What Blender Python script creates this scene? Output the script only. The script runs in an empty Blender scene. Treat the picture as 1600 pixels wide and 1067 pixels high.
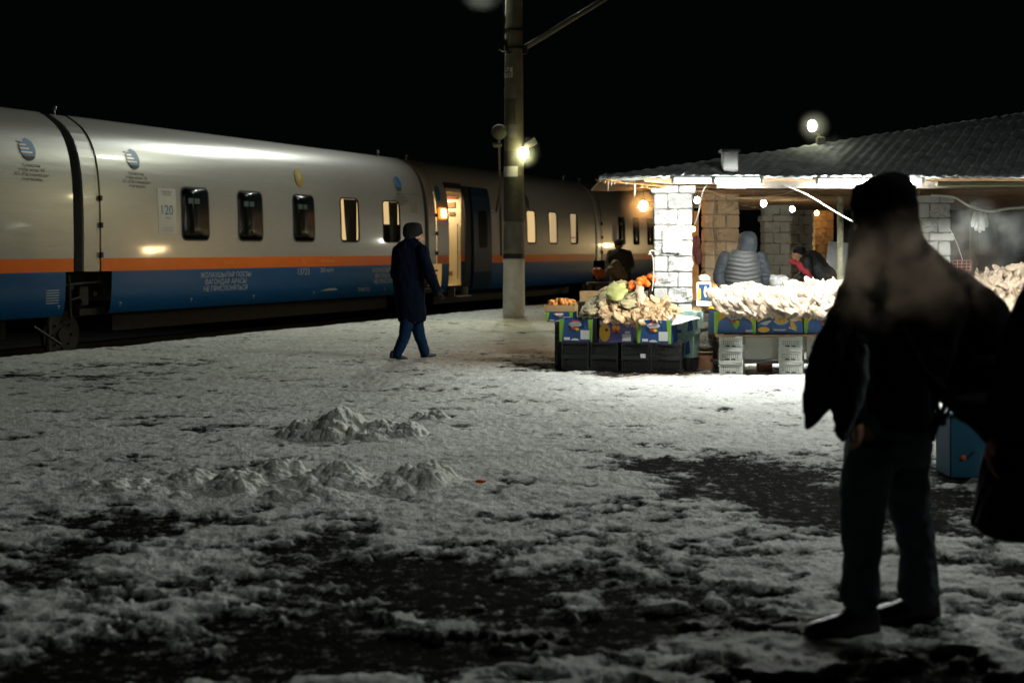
import bpy, bmesh, math, random
import numpy as np
from mathutils import Vector, Matrix
random.seed(7); RNG = np.random.default_rng(11)
SC = bpy.context.scene; COL = SC.collection
# ------------------------------------------------------------------ camera
CAMH = 1.45; F = 2000.0
cam_d = bpy.data.cameras.new("camera"); cam = bpy.data.objects.new("camera", cam_d); COL.objects.link(cam)
cam.location = (0, 0, CAMH); cam.rotation_euler = (math.pi/2, 0, 0)
cam_d.sensor_width = 36; cam_d.lens = 45; cam_d.shift_y = -143.5/1600
cam_d.clip_start = 0.1; cam_d.clip_end = 2000
cam_d.dof.use_dof = True; cam_d.dof.focus_distance = 12.5; cam_d.dof.aperture_fstop = 2.2
SC.camera = cam
# ------------------------------------------------------------------ world (night) and view
w = bpy.data.worlds.new("World"); SC.world = w; w.use_nodes = True
bg = w.node_tree.nodes["Background"]; bg.inputs[0].default_value = (.55, .85, .8, 1); bg.inputs[1].default_value = .0011
SC.view_settings.view_transform = 'Standard'; SC.view_settings.look = 'None'
SC.view_settings.exposure = 0; SC.view_settings.gamma = 1
SC.cycles.use_denoising = True; SC.cycles.volume_bounces = 1; SC.cycles.max_bounces = 7
SC.cycles.volume_step_rate = 2.0; SC.cycles.sample_clamp_indirect = 4
# ------------------------------------------------------------------ lamps off the picture (station masts) 
TGT = (-5.6, 23.4, 1.5)
def lamp(name, loc, tgt, power, size, col, spread=170):
    l = bpy.data.lights.new(name, 'AREA'); l.energy = power; l.shape = 'DISK'; l.size = size; l.color = col
    l.spread = math.radians(spread)
    o = bpy.data.objects.new(name, l); COL.objects.link(o); o.location = loc
    o.rotation_euler = (Vector(tgt)-Vector(loc)).to_track_quat('-Z', 'Y').to_euler(); return o
lamp("mast_light", (6.8, 5.2, 6.6), (-1.5, 8.5, 0), 82, 1.2, (.92, 1.0, .92), 150)
lamp("pole_top_light", (-.55, 28.1, 7.0), (-5.4, 22.5, 1), 95, .30, (.92, 1.0, .82), 140)
lamp("track_mast_light", (-.2, 35.3, 11.0), TGT, 300, .35, (.93, 1.0, .93), 100)
# ------------------------------------------------------------------ helpers
def at(px, py, Y): return Vector(((px-800)*Y/F, Y, CAMH-(py-390)*Y/F))
def gnd(px, py):
    Y = CAMH*F/(py-390); return ((px-800)*Y/F, Y)
def tag(o, label=None, cat=None, group=None, kind=None):
    for k, v in (('label', label), ('category', cat), ('group', group), ('kind', kind)):
        if v: o[k] = v
    return o
def empty(name, loc, label, cat, group=None, rz=0):
    o = bpy.data.objects.new(name, None); COL.objects.link(o); o.empty_display_size = .1
    o.location = loc; o.rotation_euler = (0, 0, rz); return tag(o, label, cat, group)
def copy_tree(o, parent=None):
    c = o.copy(); COL.objects.link(c)
    if parent: c.parent = parent
    for ch in list(o.children): copy_tree(ch, c)
    return c
class MB:
    def __init__(s): s.v = []; s.f = []; s.m = []
    def add(s, vs, fs, mi=0):
        b = len(s.v); s.v += [tuple(x) for x in vs]; s.f += [tuple(b+i for i in f) for f in fs]; s.m += [mi]*len(fs); return s
    def box(s, c, d, rz=0, mi=0, R=None):
        hx, hy, hz = d[0]/2, d[1]/2, d[2]/2; M = R if R is not None else Matrix.Rotation(rz, 3, 'Z'); c = Vector(c)
        vs = [c+M@Vector((x*hx, y*hy, z*hz)) for x in (-1, 1) for y in (-1, 1) for z in (-1, 1)]
        return s.add(vs, [(0,1,3,2),(4,6,7,5),(0,4,5,1),(2,3,7,6),(0,2,6,4),(1,5,7,3)], mi)
    def bbox(s, c, d, bev=.01, rz=0, mi=0):     # bevelled box: three lofted rings
        hx, hy, hz = d[0]/2, d[1]/2, d[2]/2; b = min(bev, hx*.9, hy*.9, hz*.9); M = Matrix.Rotation(rz, 3, 'Z'); c = Vector(c)
        def ring(k, z):
            x, y = hx-k, hy-k; q = b*.6
            return [c+M@Vector(p) for p in ((-x+q,-y,z),(x-q,-y,z),(x,-y+q,z),(x,y-q,z),(x-q,y,z),(-x+q,y,z),(-x,y-q,z),(-x,-y+q,z))]
        return s.loft([ring(b, -hz), ring(0, -hz+b), ring(0, hz-b), ring(b, hz)], mi=mi)
    def loft(s, rings, mi=0, cap=True, closed=True):
        n = len(rings[0]); vs = [p for r in rings for p in r]; fs = []
        for i in range(len(rings)-1):
            for j in range(n if closed else n-1):
                a = i*n+j; b = i*n+(j+1) % n; fs.append((a, b, b+n, a+n))
        if cap and closed: fs += [tuple(range(n))[::-1], tuple(range((len(rings)-1)*n, len(rings)*n))]
        return s.add(vs, fs, mi)
    def tube(s, pts, r, seg=8, mi=0, cap=True):
        pts = [Vector(p) for p in pts]; rs = r if isinstance(r, (list, tuple)) else [r]*len(pts); rings = []; up = None
        for i, p in enumerate(pts):
            t = (pts[min(i+1, len(pts)-1)]-pts[max(i-1, 0)]).normalized()
            if up is None:
                up = Vector((0, 0, 1)) if abs(t.z) < .9 else Vector((1, 0, 0))
            a = t.cross(up).normalized(); b = a.cross(t).normalized(); up = b
            rings.append([p+(a*math.cos(2*math.pi*k/seg)+b*math.sin(2*math.pi*k/seg))*rs[i] for k in range(seg)])
        return s.loft(rings, mi=mi, cap=cap)
    def capsule(s, p0, r0, p1, r1, seg=14, mi=0):
        p0, p1 = Vector(p0), Vector(p1); t = (p1-p0).normalized(); pts = []; rs = []
        for k in range(5):
            a = math.pi/2*(1-k/4); pts.append(p0-t*r0*math.sin(a)); rs.append(max(r0*math.cos(a), r0*.05))
        for k in range(5):
            a = math.pi/2*k/4; pts.append(p1+t*r1*math.sin(a)); rs.append(max(r1*math.cos(a), r1*.05))
        return s.tube(pts, rs, seg, mi)
    def chain(s, pts, rs, seg=14, mi=0):
        for i in range(len(pts)-1): s.capsule(pts[i], rs[i], pts[i+1], rs[i+1], seg, mi)
        return s
    def ell(s, c, r, M=None, nu=16, nv=10, mi=0):
        c = Vector(c); M = M or Matrix.Identity(3); vs = []; fs = []
        for i in range(nv+1):
            th = math.pi*i/nv
            for j in range(nu):
                ph = 2*math.pi*j/nu
                st = max(math.sin(th), .02)
                vs.append(c+M@Vector((r[0]*st*math.cos(ph), r[1]*st*math.sin(ph), r[2]*math.cos(th))))
        for i in range(nv):
            for j in range(nu):
                a = i*nu+j; b = i*nu+(j+1) % nu; fs.append((b, a, a+nu, b+nu))
        fs += [tuple(range(nu)), tuple(range(nv*nu, nv*nu+nu))[::-1]]
        return s.add(vs, fs, mi)
    def grid(s, P, mi=0, thick=None, closed_u=False):
        n, m = len(P), len(P[0]); vs = [p for r in P for p in r]; fs = []
        for i in range(n-1):
            for j in range(m-1): fs.append((i*m+j, i*m+j+1, (i+1)*m+j+1, (i+1)*m+j))
        if thick is None: return s.add(vs, fs, mi)
        T = Vector(thick); k = n*m; vs2 = [Vector(p)+T for p in vs]
        fs2 = [tuple(k+i for i in f[::-1]) for f in fs]; e = []
        for i in range(n-1):
            e += [(i*m, (i+1)*m, k+(i+1)*m, k+i*m), ((i+1)*m-1+0, k+(i+1)*m-1, k+(i+2)*m-1, (i+2)*m-1)]
        for j in range(m-1):
            e += [(j, k+j, k+j+1, j+1), ((n-1)*m+j, (n-1)*m+j+1, k+(n-1)*m+j+1, k+(n-1)*m+j)]
        return s.add(vs+vs2, fs+fs2+e, mi)
    def build(s, name, mat, parent=None, smooth=False, kind=None, origin=None, bevel=0, remesh=None, smooth_it=0, subsurf=0):
        me = bpy.data.meshes.new(name)
        O = Vector(origin) if origin is not None else Vector((0, 0, 0))
        me.from_pydata([tuple(Vector(v)-O) for v in s.v] if origin is not None else s.v, [], s.f)
        for m in (mat if isinstance(mat, (list, tuple)) else [mat]): me.materials.append(m)
        if max(s.m, default=0) > 0: me.polygons.foreach_set('material_index', s.m)
        if smooth: me.polygons.foreach_set('use_smooth', [True]*len(s.f))
        me.update()
        o = bpy.data.objects.new(name, me); COL.objects.link(o); o.location = O
        if remesh:
            bm = bmesh.new(); bm.from_mesh(me); bmesh.ops.recalc_face_normals(bm, faces=bm.faces); bm.to_mesh(me); bm.free()
            m = o.modifiers.new("r", 'REMESH'); m.mode = 'VOXEL'; m.voxel_size = remesh; m.use_smooth_shade = True
            if smooth_it: m2 = o.modifiers.new("s", 'SMOOTH'); m2.iterations = smooth_it; m2.factor = .5
            dg = bpy.context.evaluated_depsgraph_get(); nm = bpy.data.meshes.new_from_object(o.evaluated_get(dg))
            o.modifiers.clear(); o.data = nm; nm.name = name
            if not nm.materials:
                for m in (mat if isinstance(mat, (list, tuple)) else [mat]): nm.materials.append(m)
            nm.polygons.foreach_set('use_smooth', [True]*len(nm.polygons))
        if bevel:
            m = o.modifiers.new("b", 'BEVEL'); m.width = bevel; m.segments = 2; m.limit_method = 'ANGLE'
        if subsurf:
            m = o.modifiers.new("u", 'SUBSURF'); m.levels = m.render_levels = subsurf
        if parent: o.parent = parent
        if kind: o['kind'] = kind
        return o
# numpy noise
_perm = RNG.permutation(4096)
def _h(ix, iy): return _perm[(_perm[ix & 4095]+iy) & 4095]
def vnoise(x, y):
    ix = np.floor(x).astype(np.int64); iy = np.floor(y).astype(np.int64); fx = x-ix; fy = y-iy
    u = fx*fx*fx*(fx*(fx*6-15)+10); v = fy*fy*fy*(fy*(fy*6-15)+10)
    def g(a, b, dx, dy):
        an = _h(a, b)*(2*math.pi/4096)*37.0; return np.cos(an)*dx+np.sin(an)*dy
    n00 = g(ix, iy, fx, fy); n10 = g(ix+1, iy, fx-1, fy); n01 = g(ix, iy+1, fx, fy-1); n11 = g(ix+1, iy+1, fx-1, fy-1)
    return ((n00*(1-u)+n10*u)*(1-v)+(n01*(1-u)+n11*u)*v)*1.5
def fbm(x, y, o=5, g=.5):
    a = 1; s = 0; t = 0
    for i in range(o): s = s+a*vnoise(x*2**i+i*17.3, y*2**i+i*9.1); t += a; a *= g
    return s/t*1.4
def lumps(x, y, cell, prob=.6, rmin=.25, rmax=.55, pw=.5, hs=1.0):   # rounded chunks
    x = x/cell; y = y/cell; ix = np.floor(x).astype(np.int64); iy = np.floor(y).astype(np.int64); out = np.zeros_like(x)
    for dx in (-1, 0, 1):
        for dy in (-1, 0, 1):
            a, b = ix+dx, iy+dy; h1 = _h(a, b)/4096.; h2 = _h(a+517, b+91)/4096.; h3 = _h(a+37, b+777)/4096.; h4 = _h(a+1201, b+5)/4096.
            r = rmin+(rmax-rmin)*h3; d2 = ((x-a-h1)**2+(y-b-h2)**2)/r**2
            out = np.maximum(out, np.where((h4 < prob), hs*r*np.clip(1-d2, 0, 1)**pw, 0))
    return out*cell
def sstep(a, b, x): t = np.clip((x-a)/(b-a), 0, 1); return t*t*(3-2*t)
# ------------------------------------------------------------------ materials
def mat(name, col, rough=.6, metal=0, var=0, vscale=8, bump=0, bscale=40, stretch=None, coat=0, emit=None, estr=0, col2=None, spec=.5, trans=0, bdist=.01):
    m = bpy.data.materials.new(name); m.use_nodes = True; nt = m.node_tree; N = nt.nodes; L = nt.links; b = N['Principled BSDF']
    b.inputs['Base Color'].default_value = (*col, 1); b.inputs['Roughness'].default_value = rough; b.inputs['Metallic'].default_value = metal
    b.inputs['Specular IOR Level'].default_value = spec; b.inputs['Coat Weight'].default_value = coat; b.inputs['Coat Roughness'].default_value = .08
    if trans: b.inputs['Transmission Weight'].default_value = trans
    if emit: b.inputs['Emission Color'].default_value = (*emit, 1); b.inputs['Emission Strength'].default_value = estr
    if var or bump:
        tc = N.new('ShaderNodeTexCoord'); src = tc.outputs['Object']
        if stretch:
            mp = N.new('ShaderNodeMapping'); mp.inputs['Scale'].default_value = stretch; L.new(src, mp.inputs[0]); src = mp.outputs[0]
    if var:
        n = N.new('ShaderNodeTexNoise'); n.inputs['Scale'].default_value = vscale; n.inputs['Detail'].default_value = 6; n.inputs['Roughness'].default_value = .65; L.new(src, n.inputs[0])
        r = N.new('ShaderNodeValToRGB'); r.color_ramp.elements[0].position = .3; r.color_ramp.elements[1].position = .7
        c2 = col2 or tuple(max(0, c*(1-var)) for c in col); r.color_ramp.elements[0].color = (*c2, 1); r.color_ramp.elements[1].color = (*col, 1)
        L.new(n.outputs[0], r.inputs[0]); L.new(r.outputs[0], b.inputs['Base Color'])
    if bump:
        n = N.new('ShaderNodeTexNoise'); n.inputs['Scale'].default_value = bscale; n.inputs['Detail'].default_value = 5; L.new(src, n.inputs[0])
        bp = N.new('ShaderNodeBump'); bp.inputs['Strength'].default_value = bump; bp.inputs['Distance'].default_value = bdist
        L.new(n.outputs[0], bp.inputs['Height']); L.new(bp.outputs[0], b.inputs['Normal'])
    return m
def glow(name, col, s):
    m = bpy.data.materials.new(name); m.use_nodes = True; nt = m.node_tree; nt.nodes.clear()
    e = nt.nodes.new('ShaderNodeEmission'); e.inputs[0].default_value = (*col, 1); e.inputs[1].default_value = s
    o = nt.nodes.new('ShaderNodeOutputMaterial'); nt.links.new(e.outputs[0], o.inputs[0]); return m
M = {}
M['white_paint'] = mat('train silver paint', (.40, .382, .35), .37, .38, .10, 3, .5, .5, stretch=(1, 1, 9), coat=.4, bdist=.012)
M['orange'] = mat('train orange paint', (.85, .16, .004), .4, coat=.15, spec=.3, var=.1, vscale=3)
M['blue'] = mat('train blue paint', (.004, .085, .24), .36, coat=.25, spec=.25, var=.15, vscale=2, bump=.5, bscale=.5, stretch=(1, 1, 9), bdist=.012)
M['blue_dark'] = mat('door blue paint', (.008, .03, .07), .3, coat=.3)
M['rubber'] = mat('black rubber', (.006, .006, .006), .6, bump=.2, bscale=20)
M['glassdark'] = mat('tinted glass', (.003, .005, .005), .22, spec=.25)
M['iron'] = mat('dirty iron', (.03, .028, .025), .65, .3, .6, 9, .6, 30)
M['steel'] = mat('galvanised steel', (.35, .35, .33), .45, .7, .3, 10, .2, 60)
M['ballast'] = mat('oily ballast', (.012, .011, .010), .9, 0, .6, 30, 1, 25, bdist=.05)
M['wall_in'] = glow('lit cabin wall', (1, .68, .30), .75)
M['wall_dim'] = glow('dim cabin wall', (1, .72, .38), .42)
M['cream'] = mat('cream cabin plastic', (.75, .66, .48), .5)
M['concrete'] = mat('weathered concrete', (.20, .185, .12), .85, 0, .45, 4, .5, 30)
M['limewash'] = mat('white limewash', (.84, .83, .76), .8, 0, .25, 6, .4, 25)
M['concrete_dark'] = mat('stained concrete', (.10, .095, .07), .85, 0, .45, 5, .5, 30)
M['concrete_mid'] = mat('grey concrete patch', (.20, .195, .17), .85, 0, .35, 6, .5, 30)
M['paper'] = mat('paper', (.72, .71, .66), .8, 0, .1, 10)
M['ink'] = mat('black ink', (.02, .02, .02), .7)
M['textwhite'] = mat('white lettering', (.42, .45, .46), .6)
M['textdark'] = mat('dark lettering', (.05, .045, .035), .7)
M['textyellow'] = mat('yellow lettering', (.85, .35, .02), .5)
M['logoblue'] = mat('logo blue', (.008, .12, .30), .4)
M['gold'] = mat('emblem gold', (.42, .27, .02), .5, 0, .5, 30)
M['tube'] = glow('fluorescent tube', (.97, 1.0, .95), 980)
M['tube_far'] = glow('far fluorescent tube', (.93, 1.0, .90), 30)
M['bulb_warm'] = glow('warm bulb', (1, .46, .12), 130)
M['bulb_far'] = glow('far bulb', (1, .72, .35), 1300)
M['bulb_farwhite'] = glow('far white bulb', (1, .98, .80), 650)
M['bulb_white'] = glow('white bulb', (1, .98, .76), 170)
M['flood'] = glow('floodlight face', (1, .96, .50), 40)
M['pole_lens'] = glow('pole lamp lens', (.9, 1, .78), 9)
M['vent'] = mat('sooty sheet metal', (.012, .012, .011), .8)
M['roof_flood'] = glow('roof floodlight face', (1, 1, .72), 40)
M['trainlamp'] = glow('train lamp face', (1, .62, .22), 12)
M['trainlamp_rim'] = glow('train lamp rim', (1, .22, .02), 2.5)
M['block'] = mat('split concrete block', (.50, .50, .47), .9, 0, .45, 9, 1, 22, bdist=.03)
M['block_flat'] = mat('smooth concrete block', (.46, .455, .42), .9, 0, .3, 5, .5, 60)
M['block_brown'] = mat('brownish concrete block', (.36, .26, .16), .9, 0, .35, 5, .6, 30)
M['block_grey'] = mat('grey concrete block', (.52, .52, .48), .9, 0, .35, 5, .6, 30)
M['mortar'] = mat('mortar', (.16, .15, .13), .95, bump=.5, bscale=60)
M['wood'] = mat('rough timber', (.26, .15, .07), .8, 0, .5, 12, .5, 30, stretch=(1, 8, 8))
M['wood_orange'] = mat('varnished boards', (.55, .24, .06), .7, 0, .4, 6, .4, 30)
M['dark_timber'] = mat('dark timber', (.05, .04, .03), .85, 0, .4, 8, .4, 30)
M['roofsnow'] = mat('frosted roof sheet', (.66, .70, .69), .95, 0, .45, 5, .9, 45, col2=(.24, .26, .26), bdist=.01, spec=.1)
M['ice'] = mat('icicle ice', (.75, .62, .45), .2, 0, trans=.3)
M['blackplastic'] = mat('black crate plastic', (.008, .010, .010), .45)
M['whiteplastic'] = mat('white crate plastic', (.84, .85, .78), .5, 0, .2, 20)
M['card'] = mat('cardboard', (.42, .27, .12), .85, 0, .2, 12, .2, 40)
M['cardblue'] = mat('blue printed card', (.010, .050, .16), .55, 0, .1, 9)
M['cardgreen'] = mat('green printed card', (.16, .33, .02), .55)
M['cardyellow'] = mat('yellow printed card', (.75, .42, .02), .55)
M['cardpurple'] = mat('violet printed card', (.06, .055, .19), .55)
M['cardteal'] = mat('pale teal card', (.30, .46, .40), .6, 0, .4, 14)
M['cardwhite'] = mat('white print', (.62, .63, .62), .6)
M['cardred'] = mat('red print', (.45, .05, .04), .6)
M['cardin'] = mat('card inside', (.02, .018, .012), .9)
M['fish'] = mat('dried fish skin', (.66, .48, .28), .55, 0, .5, 24, 1, 40, col2=(.28, .13, .035), stretch=(1, 3.5, 2), bdist=.012)
M['fish_pale'] = mat('pale dried fish', (.58, .50, .41), .6, 0, .4, 24, 1, 40, col2=(.33, .19, .09), stretch=(1, 3.5, 2), bdist=.012)
M['leaf'] = mat('dusty cloth and leaves', (.46, .38, .20), .7, 0, .7, 7, .5, 18, col2=(.035, .03, .018), bdist=.02)
M['leafgreen'] = mat('pale green cabbage leaf', (.36, .36, .12), .6, 0, .4, 9, .5, 25)
M['orange_fruit'] = mat('orange fruit', (.80, .16, .01), .45, bump=.1, bscale=120)
M['apple'] = mat('red apple', (.40, .04, .02), .35, 0, .6, 12, col2=(.65, .36, .06))
M['sack'] = mat('grey knitted sack', (.17, .155, .12), .95, 0, .4, 30, 1, 70, bdist=.03)
M['conduit'] = mat('dark brown conduit', (.05, .03, .02), .7)
M['stoolwood'] = mat('brown box wood', (.22, .10, .045), .7, 0, .4, 9, .4, 30)
M['chilli'] = mat('dark red net', (.10, .02, .02), .7, 0, .8, 60, 1, 90, bdist=.02)
M['cloth_grey'] = mat('grey cloth', (.50, .50, .45), .9, 0, .15, 6, .4, 14)
M['bagwhite'] = mat('white plastic bag', (.62, .65, .66), .45, 0, .3, 9, 1, 14, bdist=.03)
M['bagblue'] = mat('pale blue plastic bag', (.45, .68, .75), .4, 0, .2, 10, 1, 18, bdist=.03)
M['skin'] = mat('skin', (.52, .27, .17), .6)
M['skin_dark'] = mat('weathered skin', (.30, .15, .09), .6)
M['eye'] = mat('eye', (.02, .015, .012), .2)
M['hair'] = mat('dark hair', (.012, .010, .008), .7, bump=.6, bscale=90)
M['coatnavy'] = mat('dark navy wool', (.0020, .0048, .0125), .95, 0, .3, 10, .4, 60, spec=.08)
M['trousernavy'] = mat('blue trousers', (.005, .020, .050), .95, 0, .2, 8, .3, 50, spec=.08)
M['fur'] = mat('black fur hat', (.006, .006, .006), .9, bump=1, bscale=110, bdist=.02)
M['black_cloth'] = mat('black nylon', (.0022, .0025, .0025), .9, 0, .3, 6, .4, 16, bdist=.02, spec=.12)
M['black_cloth2'] = mat('black wool', (.0025, .0022, .0026), .95, bump=.3, bscale=30, spec=.1)
M['sweater'] = mat('dark navy knit', (.003, .005, .008), .95, bump=.3, bscale=25, spec=.1)
M['lining'] = mat('grey blue lining', (.12, .16, .18), .7, bump=.3, bscale=20)
M['jeans'] = mat('dark worn jeans', (.075, .105, .125), .9, 0, .7, 5, .5, 22, bdist=.02, spec=.15)
M['shoe'] = mat('black shoe leather', (.006, .006, .006), .45)
M['puffer'] = mat('grey green puffer', (.024, .026, .025), .6, bump=.3, bscale=20)
M['sleeve'] = mat('slate sleeve', (.007, .011, .015), .8, bump=.3, bscale=30)
M['coatblack'] = mat('black padded jacket', (.012, .014, .014), .6, bump=.4, bscale=18)
M['redcloth'] = mat('red cloth', (.42, .035, .05), .8, bump=.4, bscale=20)
M['browncoat'] = mat('dark brown coat', (.035, .028, .018), .9, bump=.4, bscale=20)
M['bag_orange'] = mat('orange mesh bag', (.55, .10, .015), .7, 0, .5, 40, .7, 60)
M['bag_straw'] = mat('straw coloured mesh bag', (.22, .13, .06), .7, 0, .6, 40, .7, 60)
M['bluebox'] = mat('dull blue plastic', (.012, .13, .24), .6, 0, .15, 6)
M['reddot'] = mat('orange sticker', (.9, .10, .02), .5)
M['pinkplastic'] = mat('pink plastic', (.50, .16, .13), .5)
M['darkbox'] = mat('speaker grey', (.07, .065, .045), .8)
M['cable_white'] = mat('white cable', (.62, .60, .50), .5)
M['cable_brown'] = mat('brown cable', (.20, .12, .06), .6)
M['cable_black'] = mat('black cable', (.01, .01, .01), .6)
M['oliverail'] = mat('olive painted rail', (.16, .15, .07), .6, 0, .3, 8)
M['rust'] = mat('peeling pipe', (.30, .31, .22), .7, 0, .6, 14, .4, 30, col2=(.10, .08, .04))
M['snowpile'] = mat('dirty lumpy snow', (.86, .88, .85), .9, 0, .45, 5, .8, 45, col2=(.62, .59, .52), bdist=.015)
M['glove'] = mat('white cotton', (.8, .8, .8), .9)
# ------------------------------------------------------------------ ground: platform sheet with trodden snow and bare asphalt
SN, CS = math.sin(math.atan(922/2000)), math.cos(math.atan(922/2000))
def TW(s, o, z): return Vector((-CS*(16.8+o)+SN*s, SN*(16.8+o)+CS*s, z))
def PS(px, off=0.0):
    r = (px-800)/F; Y = (16.8+off)/(SN-CS*r); return Y*(SN*r+CS)
BARE = [(1060,728,95,16,1.0),(1120,762,90,18,.8), # px centre, half sizes in px, weight (backprojected to real places on the ground)
 (1130,735,130,22,1.0),(1230,770,170,32,1.2),(1300,810,170,30,.9),(1250,712,130,12,.7),(1400,760,160,40,.8),(1500,800,120,45,.8),
 (1010,950,140,42,.85),(950,985,90,22,.55),(1400,1060,150,28,.9),(1590,905,60,25,.8),
 (220,830,120,26,1.1),(60,880,110,32,1.0),(90,915,150,26,.8),(520,850,90,22,.9),(600,900,170,40,1.1),(720,880,90,30,.7),(700,935,150,34,1.0),
 (380,965,170,30,1.0),(520,1000,200,30,1.0),(650,1035,230,26,1.0),(300,1045,260,28,1.0),(150,1010,120,22,.7),(80,1058,160,20,.8),(800,960,60,30,.8),
 (100,590,190,9,.85),(260,570,110,6,.6),(370,668,60,7,.7),(320,690,70,6,.6),(440,672,40,9,.8),
 (905,572,110,8,1.2),(990,580,110,9,1.3),(830,560,50,7,.6),(1010,700,60,6,.4),(1110,565,40,8,.6),(1230,580,130,7,.8),(150,660,120,14,.25),(900,880,90,30,.35),(1100,900,120,50,.35)]  # stall-foot entries paint the shadow under the stalls into the ground
BARE_W = []
for px, py, hx, hy, wt in BARE:
    X, Y = gnd(px, py); rx = hx*Y/F; Y1 = gnd(px, py-hy)[1]; Y2 = gnd(px, py+hy)[1]; BARE_W.append((X, Y, rx, (Y1-Y2)/2, wt, (px-800)/F))
BROWN = [(800,545,90,18),(740,560,110,14),(840,470,60,6),(880,500,60,8),(1030,585,100,6)]
BROWN_W = []
for px, py, hx, hy in BROWN:
    X, Y = gnd(px, py); Y1 = gnd(px, py-hy)[1]; Y2 = gnd(px, py+hy)[1]; BROWN_W.append((X, Y, hx*Y/F, (Y1-Y2)/2))
def ground_fields(x, y):
    B = np.zeros_like(x)
    for X, Y, rx, ry, wt, sh in BARE_W:
        dx = (x-X-(y-Y)*sh)/rx; dy = (y-Y)/ry; B = B+wt*np.exp(-1.1*(dx*dx+dy*dy))
    B = np.minimum(B, 1.25)
    n = fbm(x*.8+3, y*1.1, 6, .6)
    near = sstep(7.5, 3.8, y)
    n2 = fbm(x*2.2+31, y*3.0+7, 5, .65); n3 = fbm(x*6+3, y*9, 4, .6); B = B*.60+.46*n+.66*n2+.45*n3+.16*near+.10*sstep(9.5, 7.5, y)+.05
    snow = 1-sstep(.36, .56, B)
    brown = np.zeros_like(x)
    for X, Y, rx, ry in BROWN_W: brown = np.maximum(brown, np.exp(-(((x-X)/rx)**2+((y-Y)/ry)**2)))
    clump = sstep(-.15, .5, fbm(x*.9+20, y*.9+5, 3))
    rough = .68*sstep(10.5, 7.5, y)*(1-.55*sstep(-.2, 1.2, x))
    h = snow*(.014+.010*near)+.012*fbm(x*1.3, y*1.3, 5)
    h = h+snow*(rough*(.16*lumps(x, y, .17, .35)*clump+.20*lumps(x+5, y+2, .07, .5)*clump+.012*fbm(x*5, y*6, 4)+.006*fbm(x*14, y*16, 3))+.012*fbm(x*9, y*9, 3))
    h = h+.02*rough*snow*np.clip(fbm(x*2.1+9, y*2.1, 4), 0, 1)
    h = h+.0035*fbm(x*22, y*22, 2)*(y < 22)
    return B, snow, brown, h
def edge_fall(x, y, h):
    d = -CS*x+SN*y+.12*fbm(x*.8, y*.8, 4); t = sstep(13.35, 13.75, d); return h*(1-t)-.75*t, t
nr, nc = 900, 760
Yr = 1.3*(85/1.3)**(np.linspace(0, 1, nr)); q = np.linspace(-1, 1, nc); rr = .47*q+.9*np.sign(q)*np.abs(q)**9
GX = (Yr[:, None]+.3)*rr[None, :]; GY = np.repeat(Yr[:, None], nc, 1)
Bf, Sf, Wf, Hf = ground_fields(GX, GY); Hf, Ef = edge_fall(GX, GY, Hf)
me = bpy.data.meshes.new("platform_ground")
co = np.stack([GX, GY, Hf], -1).reshape(-1, 3).astype(np.float32)
ii, jj = np.meshgrid(np.arange(nr-1), np.arange(nc-1), indexing='ij'); a = (ii*nc+jj).ravel()
quads = np.stack([a, a+1, a+nc+1, a+nc], 1).astype(np.int32)
me.vertices.add(len(co)); me.vertices.foreach_set('co', co.ravel())
me.loops.add(quads.size); me.loops.foreach_set('vertex_index', quads.ravel())
me.polygons.add(len(quads)); me.polygons.foreach_set('loop_start', np.arange(0, quads.size, 4, dtype=np.int32))
me.polygons.foreach_set('use_smooth', np.ones(len(quads), bool)); me.update()
for nm, arr in (('bare', Bf), ('brown', Wf), ('edge', Ef)):
    at_ = me.attributes.new(nm, 'FLOAT', 'POINT'); at_.data.foreach_set('value', arr.ravel().astype(np.float32))
gm = bpy.data.materials.new("trodden snow on asphalt"); gm.use_nodes = True; nt = gm.node_tree; N = nt.nodes; L = nt.links; b = N['Principled BSDF']
def nd(t, **k):
    n = N.new(t)
    for a_, v in k.items(): setattr(n, a_, v)
    return n
def mth(op, x, y, clamp=False):
    n = N.new('ShaderNodeMath'); n.operation = op; n.use_clamp = clamp
    for i, v in enumerate((x, y)):
        if v is None: continue
        if isinstance(v, (int, float)): n.inputs[i].default_value = v
        else: L.new(v, n.inputs[i])
    return n.outputs[0]
def noise(scale, det=5, rough=.6, src=None):
    n = N.new('ShaderNodeTexNoise'); n.inputs['Scale'].default_value = scale; n.inputs['Detail'].default_value = det; n.inputs['Roughness'].default_value = rough
    L.new(src or tc.outputs['Object'], n.inputs[0]); return n.outputs[0]
def ramp(f, lo, hi):
    n = nd('ShaderNodeMapRange'); n.inputs['From Min'].default_value = lo; n.inputs['From Max'].default_value = hi; L.new(f, n.inputs[0]); return n.outputs[0]
tc = nd('ShaderNodeTexCoord')
A = {}
for nm in ('bare', 'brown', 'edge'):
    n = nd('ShaderNodeAttribute', attribute_name=nm); A[nm] = n.outputs['Fac']
bb = mth('ADD', A['bare'], mth('MULTIPLY', mth('SUBTRACT', noise(9, 10, .8), .5), 1.7))
bb = mth('ADD', bb, mth('MULTIPLY', mth('SUBTRACT', noise(60, 5, .75), .5), .9))
mr = nd('ShaderNodeMapRange'); mr.inputs['From Min'].default_value = .33; mr.inputs['From Max'].default_value = .62; L.new(bb, mr.inputs[0]); bare = mr.outputs[0]
bare = mth('MULTIPLY', bare, mth('SUBTRACT', 1.0, mth('MULTIPLY', ramp(noise(13, 10, .82), .56, .62), .6)))
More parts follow.
